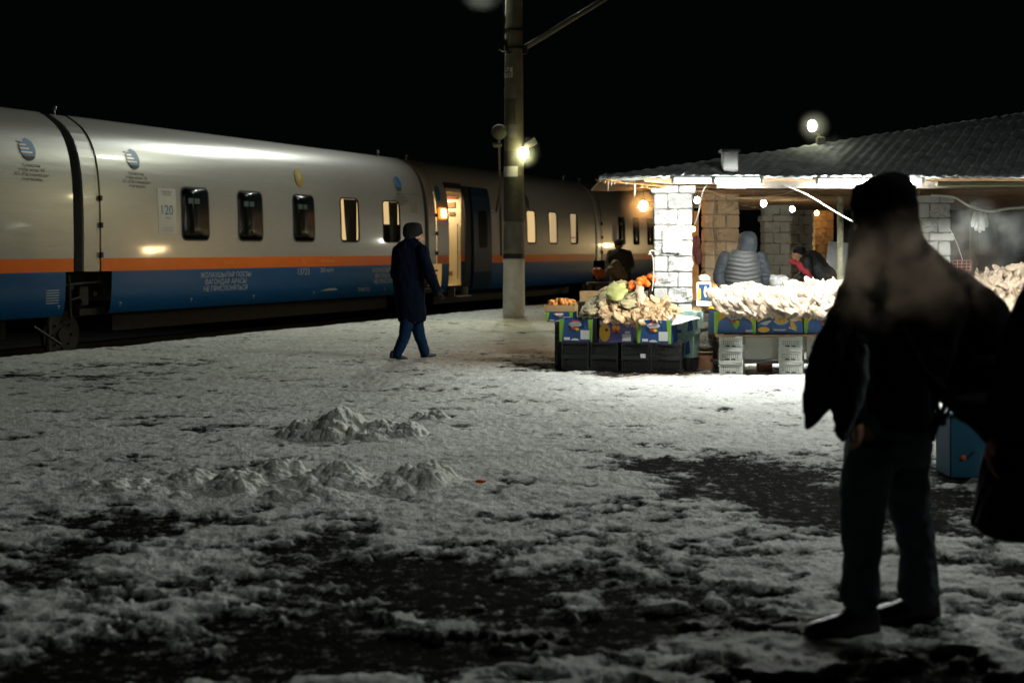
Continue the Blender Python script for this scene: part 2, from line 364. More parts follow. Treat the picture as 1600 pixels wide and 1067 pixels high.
def mix(f, c1, c2):
    n = N.new('ShaderNodeMix'); n.data_type = 'RGBA'
    if isinstance(f, (int, float)): n.inputs[0].default_value = f
    else: L.new(f, n.inputs[0])
    for i, c in ((6, c1), (7, c2)):
        if isinstance(c, tuple): n.inputs[i].default_value = (*c, 1)
        else: L.new(c, n.inputs[i])
    return n.outputs[2]
snowc = mix(ramp(noise(2.2, 7, .65), .35, .68), (.56, .57, .53), (.78, .80, .77))
snowc = mix(mth('MULTIPLY', ramp(noise(30, 6, .75), .50, .68), .72), snowc, (.20, .19, .165))
snowc = mix(mth('MULTIPLY', ramp(noise(6, 6, .7), .54, .72), .35), snowc, (.22, .20, .16))
snowc = mix(mth('MULTIPLY', A['brown'], .75), snowc, (.24, .14, .07))
asph = mix(ramp(noise(45, 4, .7), .4, .75), (.0025, .0025, .0025), (.011, .0105, .0095))
asph = mix(mth('MULTIPLY', A['brown'], .5), asph, (.05, .025, .012))
colr = mix(bare, snowc, asph)
colr = mix(mth('GREATER_THAN', A['edge'], .35), colr, (.012, .011, .010))
L.new(colr, b.inputs['Base Color']); L.new(mth('SUBTRACT', .32, mth('MULTIPLY', bare, .31)), b.inputs['Specular IOR Level'])
L.new(mth('ADD', .88, mth('MULTIPLY', bare, .08)), b.inputs['Roughness'])
bp = nd('ShaderNodeBump'); bp.inputs['Strength'].default_value = .75; bp.inputs['Distance'].default_value = .035
hh = mth('ADD', noise(55, 6, .65), mth('MULTIPLY', noise(14, 6, .6), 1.6)); hh = mth('SUBTRACT', hh, mth('MULTIPLY', bare, .8))
L.new(hh, bp.inputs['Height']); L.new(bp.outputs[0], b.inputs['Normal'])
me.materials.append(gm)
og = bpy.data.objects.new("platform_ground", me); COL.objects.link(og); og['kind'] = 'structure'
mb = MB(); mb.grid([[Vector((x, y, -.80)) for x in (-400, 0, 400)] for y in (-150, 0, 150, 500)])
mb.build("ground", M['ballast'], kind='structure')
# snow piles: lumpy heaps standing on the platform
def snow_pile(label, cells, x0, x1, y0, y1, nx, ny, fn):
    x, y = np.meshgrid(np.linspace(x0, x1, nx), np.linspace(y0, y1, ny)); h = fn(x, y)
    P = [[Vector((x[i, j], y[i, j], h[i, j])) for j in range(nx)] for i in range(ny)]
    m = MB().grid(P); o = m.build("snow_pile", M['snowpile'], smooth=True, origin=((x0+x1)/2, (y0+y1)/2, 0)); md = o.modifiers.new('s', 'SMOOTH'); md.iterations = 1; md.factor = .5; tag(o, label, "snow pile"); return o
def heap(x, y, blobs):
    h = np.zeros_like(x)
    for X, Y, rx, ry, hz in blobs: h = np.maximum(h, hz*np.exp(-1.3*(((x-X)/rx)**2+((y-Y)/ry)**2)))
    return h
def p1(x, y):
    e = heap(x, y, [(-1.36, 10.1, .24, .42, .32), (-1.62, 10.0, .22, .38, .13), (-1.10, 10.0, .26, .35, .15), (-.84, 10.0, .2, .28, .10), (-.70, 10.9, .22, .15, .08)])
    e = e*(1+.25*fbm(x*3, y*3, 3)); k = sstep(.015, .06, e)
    return e*.55+k*(.50*lumps(x, y, .15, .95, .35, .65, .33)+.45*lumps(x+3, y+7, .08, .85, .3, .6, .5)+.45*lumps(x+8, y+1, .04, .8)+.008*fbm(x*16, y*16, 4))-.02*(1-sstep(.0, .03, e))-.012
snow_pile("clean rounded heap of shovelled snow standing alone on the platform", 0, -1.95, -.35, 9.2, 11.3, 300, 220, p1)
def p2(x, y):
    e = heap(x, y, [(-2.05, 7.95, .38, .36, .08), (-1.65, 7.8, .3, .36, .12), (-1.45, 8.15, .28, .26, .13), (-1.12, 8.05, .3, .3, .14), (-.85, 7.8, .3, .34, .09),
                    (-.55, 8.0, .2, .36, .17), (-.72, 7.7, .2, .26, .11), (-1.1, 7.9, 1.15, .30, .095), (-2.35, 7.75, .45, .3, .075), (-1.2, 7.4, .6, .25, .07), (-2.0, 7.45, .35, .22, .06), (-.25, 7.9, .2, .22, .05)])
    e = e*(1+.35*fbm(x*3+3, y*3, 3)); k = sstep(.02, .10, e)
    return e*.55+k*(.48*lumps(x+1, y+4, .17, .95, .3, .65, .33)+.45*lumps(x+3, y+7, .08, .85, .3, .6, .5)+.45*lumps(x+8, y+1, .04, .8)+.016*fbm(x*9, y*9, 5))-.02*(1-sstep(.0, .03, e))-.012
snow_pile("long low churned ridge of broken snow lumps in front of the rounded heap", 0, -2.75, .15, 6.75, 8.95, 440, 330, p2)
mb = MB().ell((.0, 0, 0), (.035, .02, .012)); o = mb.build("fruit_peel", M['orange_fruit'], smooth=True, origin=None); X, Y = gnd(751, 759); o.location = (X, Y, .03); tag(o, "small scrap of orange peel lying on the snow right of the ridge", "peel")
# ------------------------------------------------------------------ train
PZ = [.26, .32, .42, .6, .8, 1.05, 1.29, 1.5, 1.66, 1.9, 2.15, 2.4, 2.69, 2.85, 3.0, 3.15, 3.3, 3.45, 3.6, 3.72, 3.82, 3.90, 3.96, 4.0, 4.03]
_pz = [.26, .34, .50, .9, 1.3, 1.7, 2.3, 2.75, 3.15, 3.50, 3.78, 3.97, 4.03]; _po = [.10, .05, .02, 0, 0, 0, .015, .045, .115, .25, .49, .86, 1.47]
def O(z):
    # smooth the piecewise profile a little
    return sum(float(np.interp(z+d, _pz, _po)) for d in (-.12, -.06, 0, .06, .12))/5 if .45 < z < 3.9 else float(np.interp(z, _pz, _po))
def srow(mb, zs, lf, rf, proud, mi=0, thick=.006, ns=1):
    """plate lying on the coach side: rows of z with left/right s given by functions, standing proud by `proud`"""
    P = []
    for z in zs:
        a, c = lf(z), rf(z); P.append([TW(a+(c-a)*k/ns, O(z)-proud, z) for k in range(ns+1)])
    nrm = Vector((CS, -SN, 0)); mb.grid(P, mi=mi, thick=-nrm*thick); return mb
def rrect(s0, s1, z0, z1, r):
    def inset(z):
        d = min(z-z0, z1-z); d = max(0, d)
        return 0 if d >= r else r-math.sqrt(max(0, r*r-(r-d)**2))
    zs = [z0, z0+r*.15, z0+r*.4, z0+r]+[z0+r+(z1-z0-2*r)*k/6 for k in range(1, 6)]+[z1-r, z1-r*.4, z1-r*.15, z1]
    return zs, (lambda z: s0+inset(z)), (lambda z: s1-inset(z))
def side_text(txt, s, z, size, mt, parent, name="lettering", align='CENTER', sx=1.0):
    cu = bpy.data.curves.new("t", 'FONT'); cu.body = txt; cu.size = size; cu.align_x = align; cu.space_line = .95
    ob = bpy.data.objects.new("t", cu); COL.objects.link(ob); dg = bpy.context.evaluated_depsgraph_get()
    me = bpy.data.meshes.new_from_object(ob.evaluated_get(dg)); bpy.data.objects.remove(ob)
    for v in me.vertices:
        zz = z+v.co.y; v.co = TW(s+v.co.x*sx, O(zz)-.004, zz)
    me.materials.clear(); me.materials.append(mt); me.name = name
    o = bpy.data.objects.new(name, me); COL.objects.link(o); o.parent = parent; return o
def oval(mb, s, z, hw, hh, proud, mi=0, z0=-1, z1=1, cut=None):
    zs = [z+hh*(z0+(z1-z0)*k/10) for k in range(11)]
    e = lambda q: hw*math.sqrt(max(0, 1-((q-z)/hh)**2))
    return srow(mb, zs, (lambda q: s-e(q)) if cut is None else (lambda q: min(s+e(q), max(s-e(q), s+cut(q)))), lambda q: s+e(q), proud, mi, .002)
G = [PS(124)-13.15, PS(124), PS(668), PS(668)+12.95, PS(668)+25.9]
coaches = []
LAB = ["white passenger coach cut by the left edge of the photo, orange stripe over blue skirt", "long brightly lit white coach with five windows, logos and yellow emblem",
       "dim coach with open lit doorway and blue sliding door behind the concrete pole", "far dim coach behind the crouched vendor in brown, partly hidden by stone pillar"]
def window(parent, s0, s1, z0, z1, lit, style=0):
    win = MB(); t = .035
    zs, lf, rf = rrect(s0-t, s1+t, z0-t, z1+t, .13)
    if not lit:
        srow(win, zs, lf, rf, .008, 0, .012); o = win.build("window", M['rubber'], parent, smooth=False)
        p = MB(); zs, lf, rf = rrect(s0, s1, z0, z1, .10); srow(p, zs, lf, rf, .012, 0, .002); p.build("pane", M['glassdark'], o, smooth=True)
        q = MB(); zm = z0+(z1-z0)*.70
        for a0, a1 in ((.22, .42), (.46, .66)):
            srow(q, [zm, zm+.11], lambda z, a0=a0: s0+(s1-s0)*a0, lambda z, a1=a1: s0+(s1-s0)*a1, .0145, 0, .001)
        q.build("spot", M['spot'], o); return o  # flat green patches paint a sign's reflection onto the dark pane
    # ring
    zi, li, ri = rrect(s0, s1, z0, z1, .09)
    zz = sorted(set(zs+zi)); zz = [z for z in zz if z0-t <= z <= z1+t]
    lower = [z for z in zz if z <= z0]+[]; upper = [z for z in zz if z >= z1]; mid = [z for z in zz if z0 <= z <= z1]
    srow(win, lower, lf, rf, .008, 0, .03); srow(win, upper, lf, rf, .008, 0, .03)
    srow(win, mid, lf, li, .008, 0, .03); srow(win, mid, ri, rf, .008, 0, .03)
    o = win.build("window", M['rubber'], parent)
    # lit recess behind the hole
    nrm = Vector((CS, -SN, 0)); d = .55; c = MB()
    def W(s, dd, z): return TW(s, O((z0+z1)/2)+dd, z)
    zb = z0+(z1-z0)*(.45 if style == 1 else .03)
    c.grid([[W(s0-.5, d, zb), W(s1+1.2, d, zb)], [W(s0-.5, d, z1+.1), W(s1+1.2, d, z1+.1)]], mi=0)
    if style == 1: c.grid([[W(s0-.5, d+.02, z0-.1), W(s1+1.2, d+.02, z0-.1)], [W(s0-.5, d+.02, zb), W(s1+1.2, d+.02, zb)]], mi=1)
    if style == 1:
        c.grid([[W(s0+(s1-s0)*.62, .10, z0), W(s1+.1, .12, z0)], [W(s0+(s1-s0)*.50, .10, z1), W(s1+.1, .12, z1)]], mi=1)
    if style == 3:
        c.grid([[W(s0+.42, .12, z0), W(s1+.1, .12, z0)], [W(s0+.34, .12, z0+.5), W(s1+.1, .12, z0+.5)], [W(s0+.28, .12, z1), W(s1+.1, .12, z1)]], mi=1)
    if style == 4:
        c.grid([[W(s0+.10, .3, z0), W(s0+.18, .3, z0)], [W(s0+.10, .3, z1), W(s0+.18, .3, z1)]], mi=1)
        c.grid([[W(s0, .3, z0+.2), W(s1+.5, .3, z0+.2)], [W(s0, .3, z0+.23), W(s1+.5, .3, z0+.23)]], mi=1)
    c.build("curtained_interior", [M['wall_in'] if style != 4 else M['wall_dim'], M['cabin_dark']], o)
    return o
M['spot'] = mat('painted green sign reflection', (.025, .06, .045), .7)  # colour imitating a green sign mirrored in the glass
M['cabin_dark'] = mat('dark cabin cloth', (.02, .02, .015), .9)
def coach(i):
    s0, s1 = G[i]+.14, G[i+1]-.14
    root = empty("train_coach", TW((s0+s1)/2, 1.47, -.6), LAB[i], "train coach", "coaches of the blue and orange train")
    inv = Matrix.Translation(root.location)
    col0, col1 = s0+.42, s1                         # collar at the left end
    skirt0, skirt1 = G[i]+(PS(175)-PS(124)), G[i+1]-(PS(124)-PS(103))
    wins = []; door = None; dark = []
    if i == 1:
        for a, c_ in ((286, 326), (374, 410), (460, 491)): dark.append((PS(a), PS(c_)))
        wins = [(PS(534), PS(561), 3), (PS(600), PS(625), 1)]
    if i == 2:
        wins = [(PS(823, .03), PS(836, .03), 0), (PS(859), PS(871), 0), (PS(892), PS(903), 4)]; door = (PS(702), PS(727))
    if i == 3: dark = [(PS(a), PS(c_)) for a, c_ in ((967, 977), (990, 999), (1012, 1021), (1035, 1043))]
    zw0, zw1 = 1.66, 2.69
    zc = sorted(set([round(z, 3) for z in PZ]+[zw0, zw1]+([.40, 3.2] if door else [])))
    sc = {col0, s1, skirt0, skirt1}
    for a, c_, *_r in wins: sc |= {a, c_}
    if door: sc |= set(door)
    sc |= set(np.arange(col0+.4, s1-.1, .8)); sc = sorted(sc); cl = [sc[0]]
    for q_ in sc[1:]:
        if q_-cl[-1] > .003: cl.append(q_)
    sc = cl
    mb = MB(); idx = {}
    def V(si, zi, back=False):
        key = (si, zi, back)
        if key not in idx:
            z = zc[zi]; o_ = O(z); idx[key] = len(mb.v); mb.v.append(tuple(TW(sc[si], 2.94-o_ if back else o_, z)))
        return idx[key]
    for a in range(len(sc)-1):
        sm = (sc[a]+sc[a+1])/2
        for k in range(len(zc)-1):
            zm = (zc[k]+zc[k+1])/2
            mi = 2 if zm < 1.05 else 1 if zm < 1.29 else 0
            hole = any(w0 < sm < w1 and zw0 < zm < zw1 for w0, w1, _ in wins) or (door and door[0] < sm < door[1] and .40 < zm < 3.2)
            if zm < 1.05 and not (skirt0 < sm < skirt1): hole = True
            if not hole: mb.f.append((V(a, k), V(a+1, k), V(a+1, k+1), V(a, k+1))); mb.m.append(mi)
            mb.f.append((V(a, k, 1), V(a, k+1, 1), V(a+1, k+1, 1), V(a+1, k, 1))); mb.m.append(mi)
    body = mb.build("body", [M['white_paint'], M['orange'], M['blue']], root, smooth=True)
    # ends, bellows, collar
    def ring(s, inset, zlo=1.0):
        pts = [TW(s, O(z)+inset, z-inset*.6 if z > 2.5 else z) for z in zc if z >= zlo]
        return pts+[TW(s, 2.94-O(z)-inset, z-inset*.6 if z > 2.5 else z) for z in reversed(zc) if z >= zlo]
    e = MB(); e.loft([ring(s0-.02, .05), ring(s0, .02), ring(col0-.015, .02), ring(col0-.015, .05)], cap=True); e.build("end_collar", M['white_paint'], root, smooth=False)
    e = MB(); e.loft([ring(s1-.01, .004), ring(s1+.03, .05)], cap=True); e.build("end_panel", M['rubber'], root)
    e = MB()
    ks = [G[i]-.13+.26*k/6 for k in range(7)]
    e.loft([ring(s_, .20+(.06 if k % 2 else 0)) for k, s_ in enumerate(ks)], cap=True); e.build("bellows", M['rubber'], root)
    for z in (1.35, 1.9, 2.4): e = MB(); e.box(TW(col0-.005, O(z)-.012, z), (.05, .05, .10), rz=math.pi/2-math.atan(922/2000)); e.build("latch", M['rubber'], root)
    # underframe: dark floor, wheels, bars at the joint
    fl = MB(); ctr = TW((s0+s1)/2, 1.47, .30)
    ang = math.atan2(CS, SN)
    fl.box(ctr, (s1-s0-.2, 2.5, .12), rz=ang); fl.box(TW((skirt0+skirt1)/2, 1.47, .05), (skirt1-skirt0-1.5, 1.6, .35), rz=ang); fl.build("floor_frame", M['iron'], root)
    for side in (.42, 2.5):
        wm = MB(); cW = TW(G[i], side, -.10); dirn = Vector((-CS, SN, 0))
        for r_, dd, tt in ((.44, 0, .03), (.40, .03, .09), (.12, -.04, .2)):
            wm.tube([cW+dirn*dd, cW+dirn*(dd+tt)], r_, 28)
        for k in range(8):
            a_ = k*math.pi/4; wm.box(cW+dirn*-.015+Vector((SN, CS, 0))*(.24*math.cos(a_))+Vector((0, 0, .24*math.sin(a_))), (.04, .04, .04))
        wm.build("wheel", M['iron'], root, smooth=False)
    br = MB()
    br.tube([TW(G[i]-.75, .18, .78), TW(G[i]+.9, .18, .86)], .028, 8); br.tube([TW(G[i]-.75, .22, .40), TW(G[i]+.25, .2, .58)], .022, 8)
    br.tube([TW(G[i]+.7, .2, .95), TW(G[i]+.95, .2, .35)], .025, 8); br.box(TW(G[i]+.35, .30, .60), (.22, .16, .34), rz=ang); br.box(TW(G[i]-.35, .34, .62), (.3, .2, .22), rz=ang)
    br.tube([TW(G[i]-.1, .16, .98), TW(G[i]-.05, .16, .2)], .03, 8); br.box(TW(G[i]+.78, .16, .72), (.06, .05, .07), rz=ang); br.box(TW(G[i], .75, .62), (1.75, .12, .9), rz=ang)
    br.tube([TW(G[i]-.9, .20, .1), TW(G[i]-.3, .16, -.25)], .03, 8); br.tube([TW(G[i]-.55, .2, .2), TW(G[i]-.55, .2, -.45)], .05, 8)
    for k in range(5): br.box(TW(G[i]-.6+k*.3, .22, .5+.13*((k*7) % 3)), (.10, .08, .07), rz=ang)
    br.build("coupling_gear", M['iron'], root)
    for a, c_ in dark: window(root, a, c_, zw0, zw1, False)
    for a, c_, st in wins: window(root, a, c_, zw0, zw1, True, st)
    # roof eyes
    for s_ in (s0+.05, s1-1.2):
        h = MB(); c0 = TW(s_, O(3.93), 3.99); h.tube([c0+Vector((0, 0, -.06)), c0+Vector((0, 0, .05))], .02, 8); h.ell(c0+Vector((0, 0, .07)), (.045, .03, .045)); h.build("roof_hook", M['steel'], root)
    def logo(sc_, mts):
        mb = MB(); srow(mb, [0], None, None, 0) if False else None
        oval(mb, sc_, 3.19, .17, .20, .012, 0); mb2 = mb
        oval(mb2, sc_, 3.19, .17, .20, .016, 1, -1, -.62)
        for k in range(4):
            z = 3.12+.065*k; srow(mb2, [z, z+.028], lambda q: sc_-.19, lambda q, k=k: sc_+.08-.055*k, .0165, 2, .001)
        o = mb2.build("logo", [M['logoblue'], M['textdark'], M['white_paint']], root)
        side_text("Қазақстан\nтемір жолы ҰК\nАО «Пассажирские\nперевозки»", sc_+.02, 2.88, .085, M['textdark'], root)
    if i == 0: logo(PS(52), 0)
    if i == 1:
        logo(PS(216), 0); logo(PS(628), 0)
        p = MB(); a, c_ = PS(248), PS(276); srow(p, [1.76, 2.0, 2.3, 2.66], lambda z: a, lambda z: c_, .003, 0, .002, 1); p.build("poster", M['poster'], root)
        m_ = (a+c_)/2
        side_text("120", m_-.02, 2.14, .27, M['logoblue'], root, "poster_number"); side_text("ЖЫЛ", m_+.02, 2.055, .06, M['textdark'], root)
        side_text("ТЕМІР ЖОЛ\nСАЛАСЫ", m_, 2.57, .055, M['textdark'], root); side_text("қазақстан\nтемір жолы", m_, 1.86, .055, M['textfaint'], root)
        s2 = PS(354); side_text("ЖОЛАУШЫЛАР ПОЕЗЫ\nВАГОНДАР АРАСЫ\nНЕ ПРИСЛОНЯТЬСЯ", s2, .87, .15, M['textwhite'], root)
        side_text("ТАЛҒО", PS(357), 1.14, .10, M['textyellow'], root)
        side_text("13723", PS(474), .87, .21, M['textwhite'], root); side_text("200 км/ч", PS(511), .91, .15, M['textwhite'], root)
        side_text("72", PS(475), 1.12, .16, M['textyellow'], root); side_text("Жолаушы", PS(512), 1.14, .12, M['textyellow'], root)
        side_text("ЖОЛАУШЫЛАР ПОЕЗЫ\nВАГОНДАР АРАСЫ\nНЕ ПРИСЛОНЯТЬСЯ", PS(608), .87, .15, M['textwhite'], root); side_text("ТЕЖЕГІШ", PS(570), .40, .13, M['textwhite'], root)
        for q_ in (190, 301, 398, 492, 603): side_text("т", PS(q_), .38, .14, M['textwhite'], root, "jacking_mark")
        e_ = MB(); oval(e_, PS(473), 3.12, .16, .21, .014, 0); oval(e_, PS(473), 3.15, .07, .11, .018, 1); e_.build("emblem", [M['gold'], M['emblem_in']], root)
        sk = MB(); srow(sk, [.47, .50, .52], lambda z: PS(502)+(z-.47)*7, lambda z: PS(530)-(z-.47)*3, .004, 0, .001); sk.build("scratch", M['textwhite'], root)
        hd = MB(); srow(hd, [2.43, 2.74], lambda z: PS(643), lambda z: PS(654), .004, 0, .01); srow(hd, [2.93, 2.96], lambda z: PS(637), lambda z: PS(660), .004, 0, .01)
        hd.build("access_panel", M['panel'], root)
    if i == 0:
        v = MB()
        for k in range(6): srow(v, [.72-.045*k, .735-.045*k], lambda z: PS(73), lambda z: PS(93), .004, 0, .001)
        v.build("vent_grille", M['textwhite'], root); side_text("т", PS(94), .38, .14, M['textwhite'], root, "jacking_mark")
    if i == 2:
        d0, d1 = door; dp = 1.25
        v = MB()
        def W(s, dd, z): return TW(s, .02+dd, z)
        v.grid([[W(d1, .12, .42), W(d1, dp, .42)], [W(d1, .12, 3.1), W(d1, dp, 3.1)]]); v.grid([[W(d0-.3, dp, .42), W(d1, dp, .42)], [W(d0-.3, dp, 3.1), W(d1, dp, 3.1)]])
        v.grid([[W(d0-.3, .1, .42), W(d1, .1, .42)], [W(d0-.3, dp, .42), W(d1, dp, .42)]]); v.grid([[W(d0-.3, .1, 3.1), W(d0-.3, dp, 3.1)], [W(d1, .1, 3.1), W(d1, dp, 3.1)]])
        v.build("vestibule", M['vest'], root)
        v = MB(); v.box((TW(d1-.02, .45, 2.95)), (.04, .4, .06), rz=ang, mi=0); v.box(TW(d1-.015, .45, 2.75), (.03, .28, .16), rz=ang, mi=1); v.box(TW(d1-.015, .42, 2.5), (.03, .20, .1), rz=ang, mi=1)
        v.box(TW(d1-.015, .5, .75), (.03, .16, .12), rz=ang, mi=1); v.build("notice", [M['cardred'], M['notice']], root)
        v = MB(); v.tube([TW(d1-.06, .22, .6), TW(d1-.06, .22, 2.2)], .018, 8); v.build("handrail", M['steel'], root)
        v = MB(); srow(v, [.35, .8, 1.3, 1.9, 2.5, 3.0, 3.3], lambda z: d1, lambda z: PS(735), .03, 0, .05); srow(v, [3.2, 3.36], lambda z: d0-.05, lambda z: d1, .03, 0, .05); srow(v, [.3, .41], lambda z: d0-.05, lambda z: d1, .03, 0, .05)
        v.build("door_frame", M['rubber'], root)
        v = MB(); srow(v, [.32, .8, 1.3, 1.9, 2.5, 3.0, 3.28], lambda z: PS(736), lambda z: PS(764), .10, 0, .05); dl = v.build("sliding_door", M['blue_dark'], root, smooth=False)
        v = MB(); zs, lf, rf = rrect(PS(744), PS(757), 1.5, 2.6, .1); srow(v, zs, lf, rf, .104, 0, .002); v.build("pane", M['glassdark'], dl)
        v = MB(); zs, lf, rf = rrect(PS(686, 0), PS(697), 2.30, 2.62, .07); srow(v, zs, lf, rf, .06, 0, .05); dlp = v.build("door_lamp", M['trainlamp_rim'], root)
        v = MB(); zs, lf, rf = rrect(PS(687.5, 0), PS(695.7), 2.34, 2.58, .05); srow(v, zs, lf, rf, .07, 0, .008); v.build("lamp_lens", M['trainlamp'], dlp)
        v = MB(); v.box(TW((d0+d1)/2, -.10, .12), (.9, .28, .03), rz=ang); v.box(TW((d0+d1)/2-.4, -.02, .24), (.04, .2, .25), rz=ang); v.box(TW((d0+d1)/2+.4, -.02, .24), (.04, .2, .25), rz=ang); v.build("folding_step", M['steel'], root)
        v = MB(); srow(v, [2.62, 3.3], lambda z: PS(766), lambda z: PS(775), .004, 0, .01); v.build("display_column", M['panel_lt'], root)
        v = MB(); srow(v, [1.6, 2.0, 2.55], lambda z: PS(766), lambda z: PS(776.5), .004, 0, .002); v.build("poster", M['poster_pink'], root)
        e_ = MB(); oval(e_, PS(827), 2.98, .12, .24, .014, 0); e_.build("emblem", M['textdark'], root)
        e_ = MB(); oval(e_, PS(688), 3.02, .14, .24, .014, 0); e_.build("logo", M['logoblue'], root)
    if i == 3:
        v = MB(); srow(v, [1.72, 2.1, 2.66], lambda z: PS(957), lambda z: PS(965), .004, 0, .002); v.build("poster", M['poster_pink'], root)
    # make children local to the root
    for ch in root.children: ch.matrix_parent_inverse = inv.inverted()
    return root
M['poster'] = mat('cream poster', (.56, .52, .46), .5, 0, .06, 5); M['poster_pink'] = mat('pinkish poster', (.46, .38, .40), .6)
M['textfaint'] = mat('faint lettering', (.30, .27, .2), .7); M['emblem_in'] = mat('emblem centre', (.30, .28, .14), .6)
M['panel'] = mat('grey access panel', (.26, .25, .23), .5); M['panel_lt'] = mat('pale display panel', (.5, .5, .52), .4)
M['vest'] = mat('vestibule wall', (.78, .70, .52), .5); M['notice'] = mat('brown notice', (.22, .12, .06), .6)
def fix(root):
    inv = Matrix.Translation(root.location).inverted()
    for ch in root.children: ch.matrix_parent_inverse = inv
for i in range(4): coach(i)
# vestibule ceiling lamp of the open coach
lamp("vestibule_light", TW(PS(716), .62, 3.02), TW(PS(716), .62, 0), 26, .35, (1, .74, .40), 175)
# rails
for off in (.62, 2.14):
    r = MB(); a = TW(0, off, 0); b_ = TW(80, off, 0)
    for zz, ww in ((-.62, .13), (-.52, .07)): r.box((a+b_)/2+Vector((0, 0, zz)), (80, ww, .10 if zz > -.6 else .04), rz=math.atan2(CS, SN))
    o = r.build("railway_track", M['iron'], kind='structure')
# ------------------------------------------------------------------ concrete pole
PX, PY = (803-800)*27.1/F, 27.1
def pr(z): return .232-.0125*z*.62
pole = empty("concrete_pole", (PX, PY, 0), "tall tapered concrete pole with whitewashed foot and patches standing on the platform", "pole")
def pseg(z0, z1, k=0.0, n=6): return [(Vector((PX, PY, z0+(z1-z0)*i/n)), pr(z0+(z1-z0)*i/n)+k) for i in range(n+1)]
def pmesh(z0, z1, k=0, arc=None):
    m = MB(); S = pseg(z0, z1, k); rings = []
    if arc is None: m.tube([p for p, r in S], [r for p, r in S], 32); return m
    a0, a1 = arc; n = 14
    P = [[p+Vector((math.cos(a0+(a1-a0)*j/n)*r, math.sin(a0+(a1-a0)*j/n)*r, 0)) for j in range(n+1)] for p, r in S]
    return m.grid(P)
pmesh(-.1, 9.5).build("shaft", M['concrete'], pole, smooth=True)
pmesh(-.05, 1.26, .003).build("whitewashed_foot", M['limewash'], pole, smooth=True)
pmesh(1.26, 1.36, .006).build("dark_band", M['ink'], pole, smooth=True)
pmesh(1.36, 2.06, .002).build("grey_band", M['concrete_mid'], pole, smooth=True)
D2R = math.radians
def pz(y): return CAMH-(y-390)*PY/F
for y0, y1, mt, a0, a1 in ((346, 275, 'concrete_dark', 182, 358), (262, 237, 'concrete_dark', 192, 290), (215, 195, 'concrete_dark', 200, 282), (195, 156, 'concrete_dark', 205, 280)):
    pmesh(pz(y0), pz(y1), .004, (D2R(a0), D2R(a1))).build("dark_stain", M[mt], pole, smooth=True)
for y0, y1, mt, a0, a1 in ((277, 261, 'paper', 192, 292), (155, 136, 'concrete_mid', 185, 285), (217, 196, 'concrete_mid', 190, 290)):
    pmesh(pz(y0), pz(y1), .008, (D2R(a0), D2R(a1))).build("pasted_notice", M[mt], pole, smooth=True)
pl = pmesh(pz(123), pz(107.5), .012, (D2R(195), D2R(262))).build("number_plate", M['paper'], pole, smooth=True)
cu = bpy.data.curves.new("t", 'FONT'); cu.body = "96"; cu.size = .26; cu.align_x = 'CENTER'
ob = bpy.data.objects.new("t", cu); COL.objects.link(ob); me = bpy.data.meshes.new_from_object(ob.evaluated_get(bpy.context.evaluated_depsgraph_get())); bpy.data.objects.remove(ob)
for v in me.vertices:
    r_ = pr(5.2)+.016; a_ = D2R(228)+v.co.x/r_*.8; v.co = Vector((PX+math.cos(a_)*r_, PY+math.sin(a_)*r_, pz(121.5)+v.co.y))
me.materials.clear(); me.materials.append(M['ink']); o = bpy.data.objects.new("plate_number", me); COL.objects.link(o); o.parent = pl
for y in (76, 48): pmesh(pz(y)-.03, pz(y)+.03, .02).build("clamp_band", M['iron'], pole)
m = MB(); m.tube([at(787, 62, PY-.3), at(789, 30, PY-.3), at(786, 0, PY-.3), at(790, -60, PY-.3)], .018, 8); m.tube([at(779, 66, PY-.25), at(779, 78, PY-.25), at(786, 82, PY-.25), at(800, 82, PY-.26)], .016, 8); m.tube([at(790, 62, PY-.28), at(793, 80, PY-.28), at(797, 84, PY-.28)], .03, 8); m.build("cable", M['cable_black'], pole)
m = MB(); m.tube([at(815, 78, PY), at(930, 8, PY+.6), at(1000, -35, PY+1)], [.06, .055, .055], 12); m.build("strut", M['concrete_mid'], pole, smooth=True)
m = MB(); m.tube([at(819, 85, PY), at(819, 72, PY)], .07, 10); m.build("strut_joint", M['iron'], pole)
m = MB(); m.tube([at(790, 330, PY-.28)+Vector((-.2, .25, 0)), at(781, 300, PY), at(780, 220, PY)], .025, 10); m.tube([at(781, 300, PY), at(783, 400, PY)], .025, 10); m.build("conduit_pipe", M['conduit'], pole, smooth=True)
fix(pole)
# lamp head at the top of the pole
ph = empty("pole_lamp", (-.62, 27, 7.0), "street lamp head at the top edge of the photo, left of the pole", "street lamp")
m = MB(); m.bbox((-.62, 26.95, 6.97), (.42, .30, .12), .04); m.build("housing", M['steel'], ph)
m = MB(); m.tube([(-.42, 27, 7.08), (-.1, 27.05, 7.15)], .03, 8); m.build("bracket", M['steel'], ph)
m = MB(); m.ell((-.62, 26.95, 6.84), (.17, .12, .09)); m.build("lens", M['pole_lens'], ph)
fix(ph)
# loudspeaker
ls = empty("loudspeaker", at(779, 208, 26.9), "round horn loudspeaker fixed to the left side of the concrete pole", "loudspeaker")
c0 = at(780, 207, 26.95); m = MB(); m.tube([c0+Vector((.06, .12, 0)), c0+Vector((.02, .02, 0)), c0+Vector((0, -.04, 0))], [.05, .10, .155], 20); m.tube([c0+Vector((0, -.05, 0)), c0+Vector((0, -.07, 0))], [.165, .14], 20); m.build("horn", M['darkbox'], ls, smooth=True)
c1 = at(777, 227, 26.85); m = MB(); m.bbox(c1, (.20, .16, .09), .03); m.build("driver_box", M['darkbox'], ls); fix(ls)
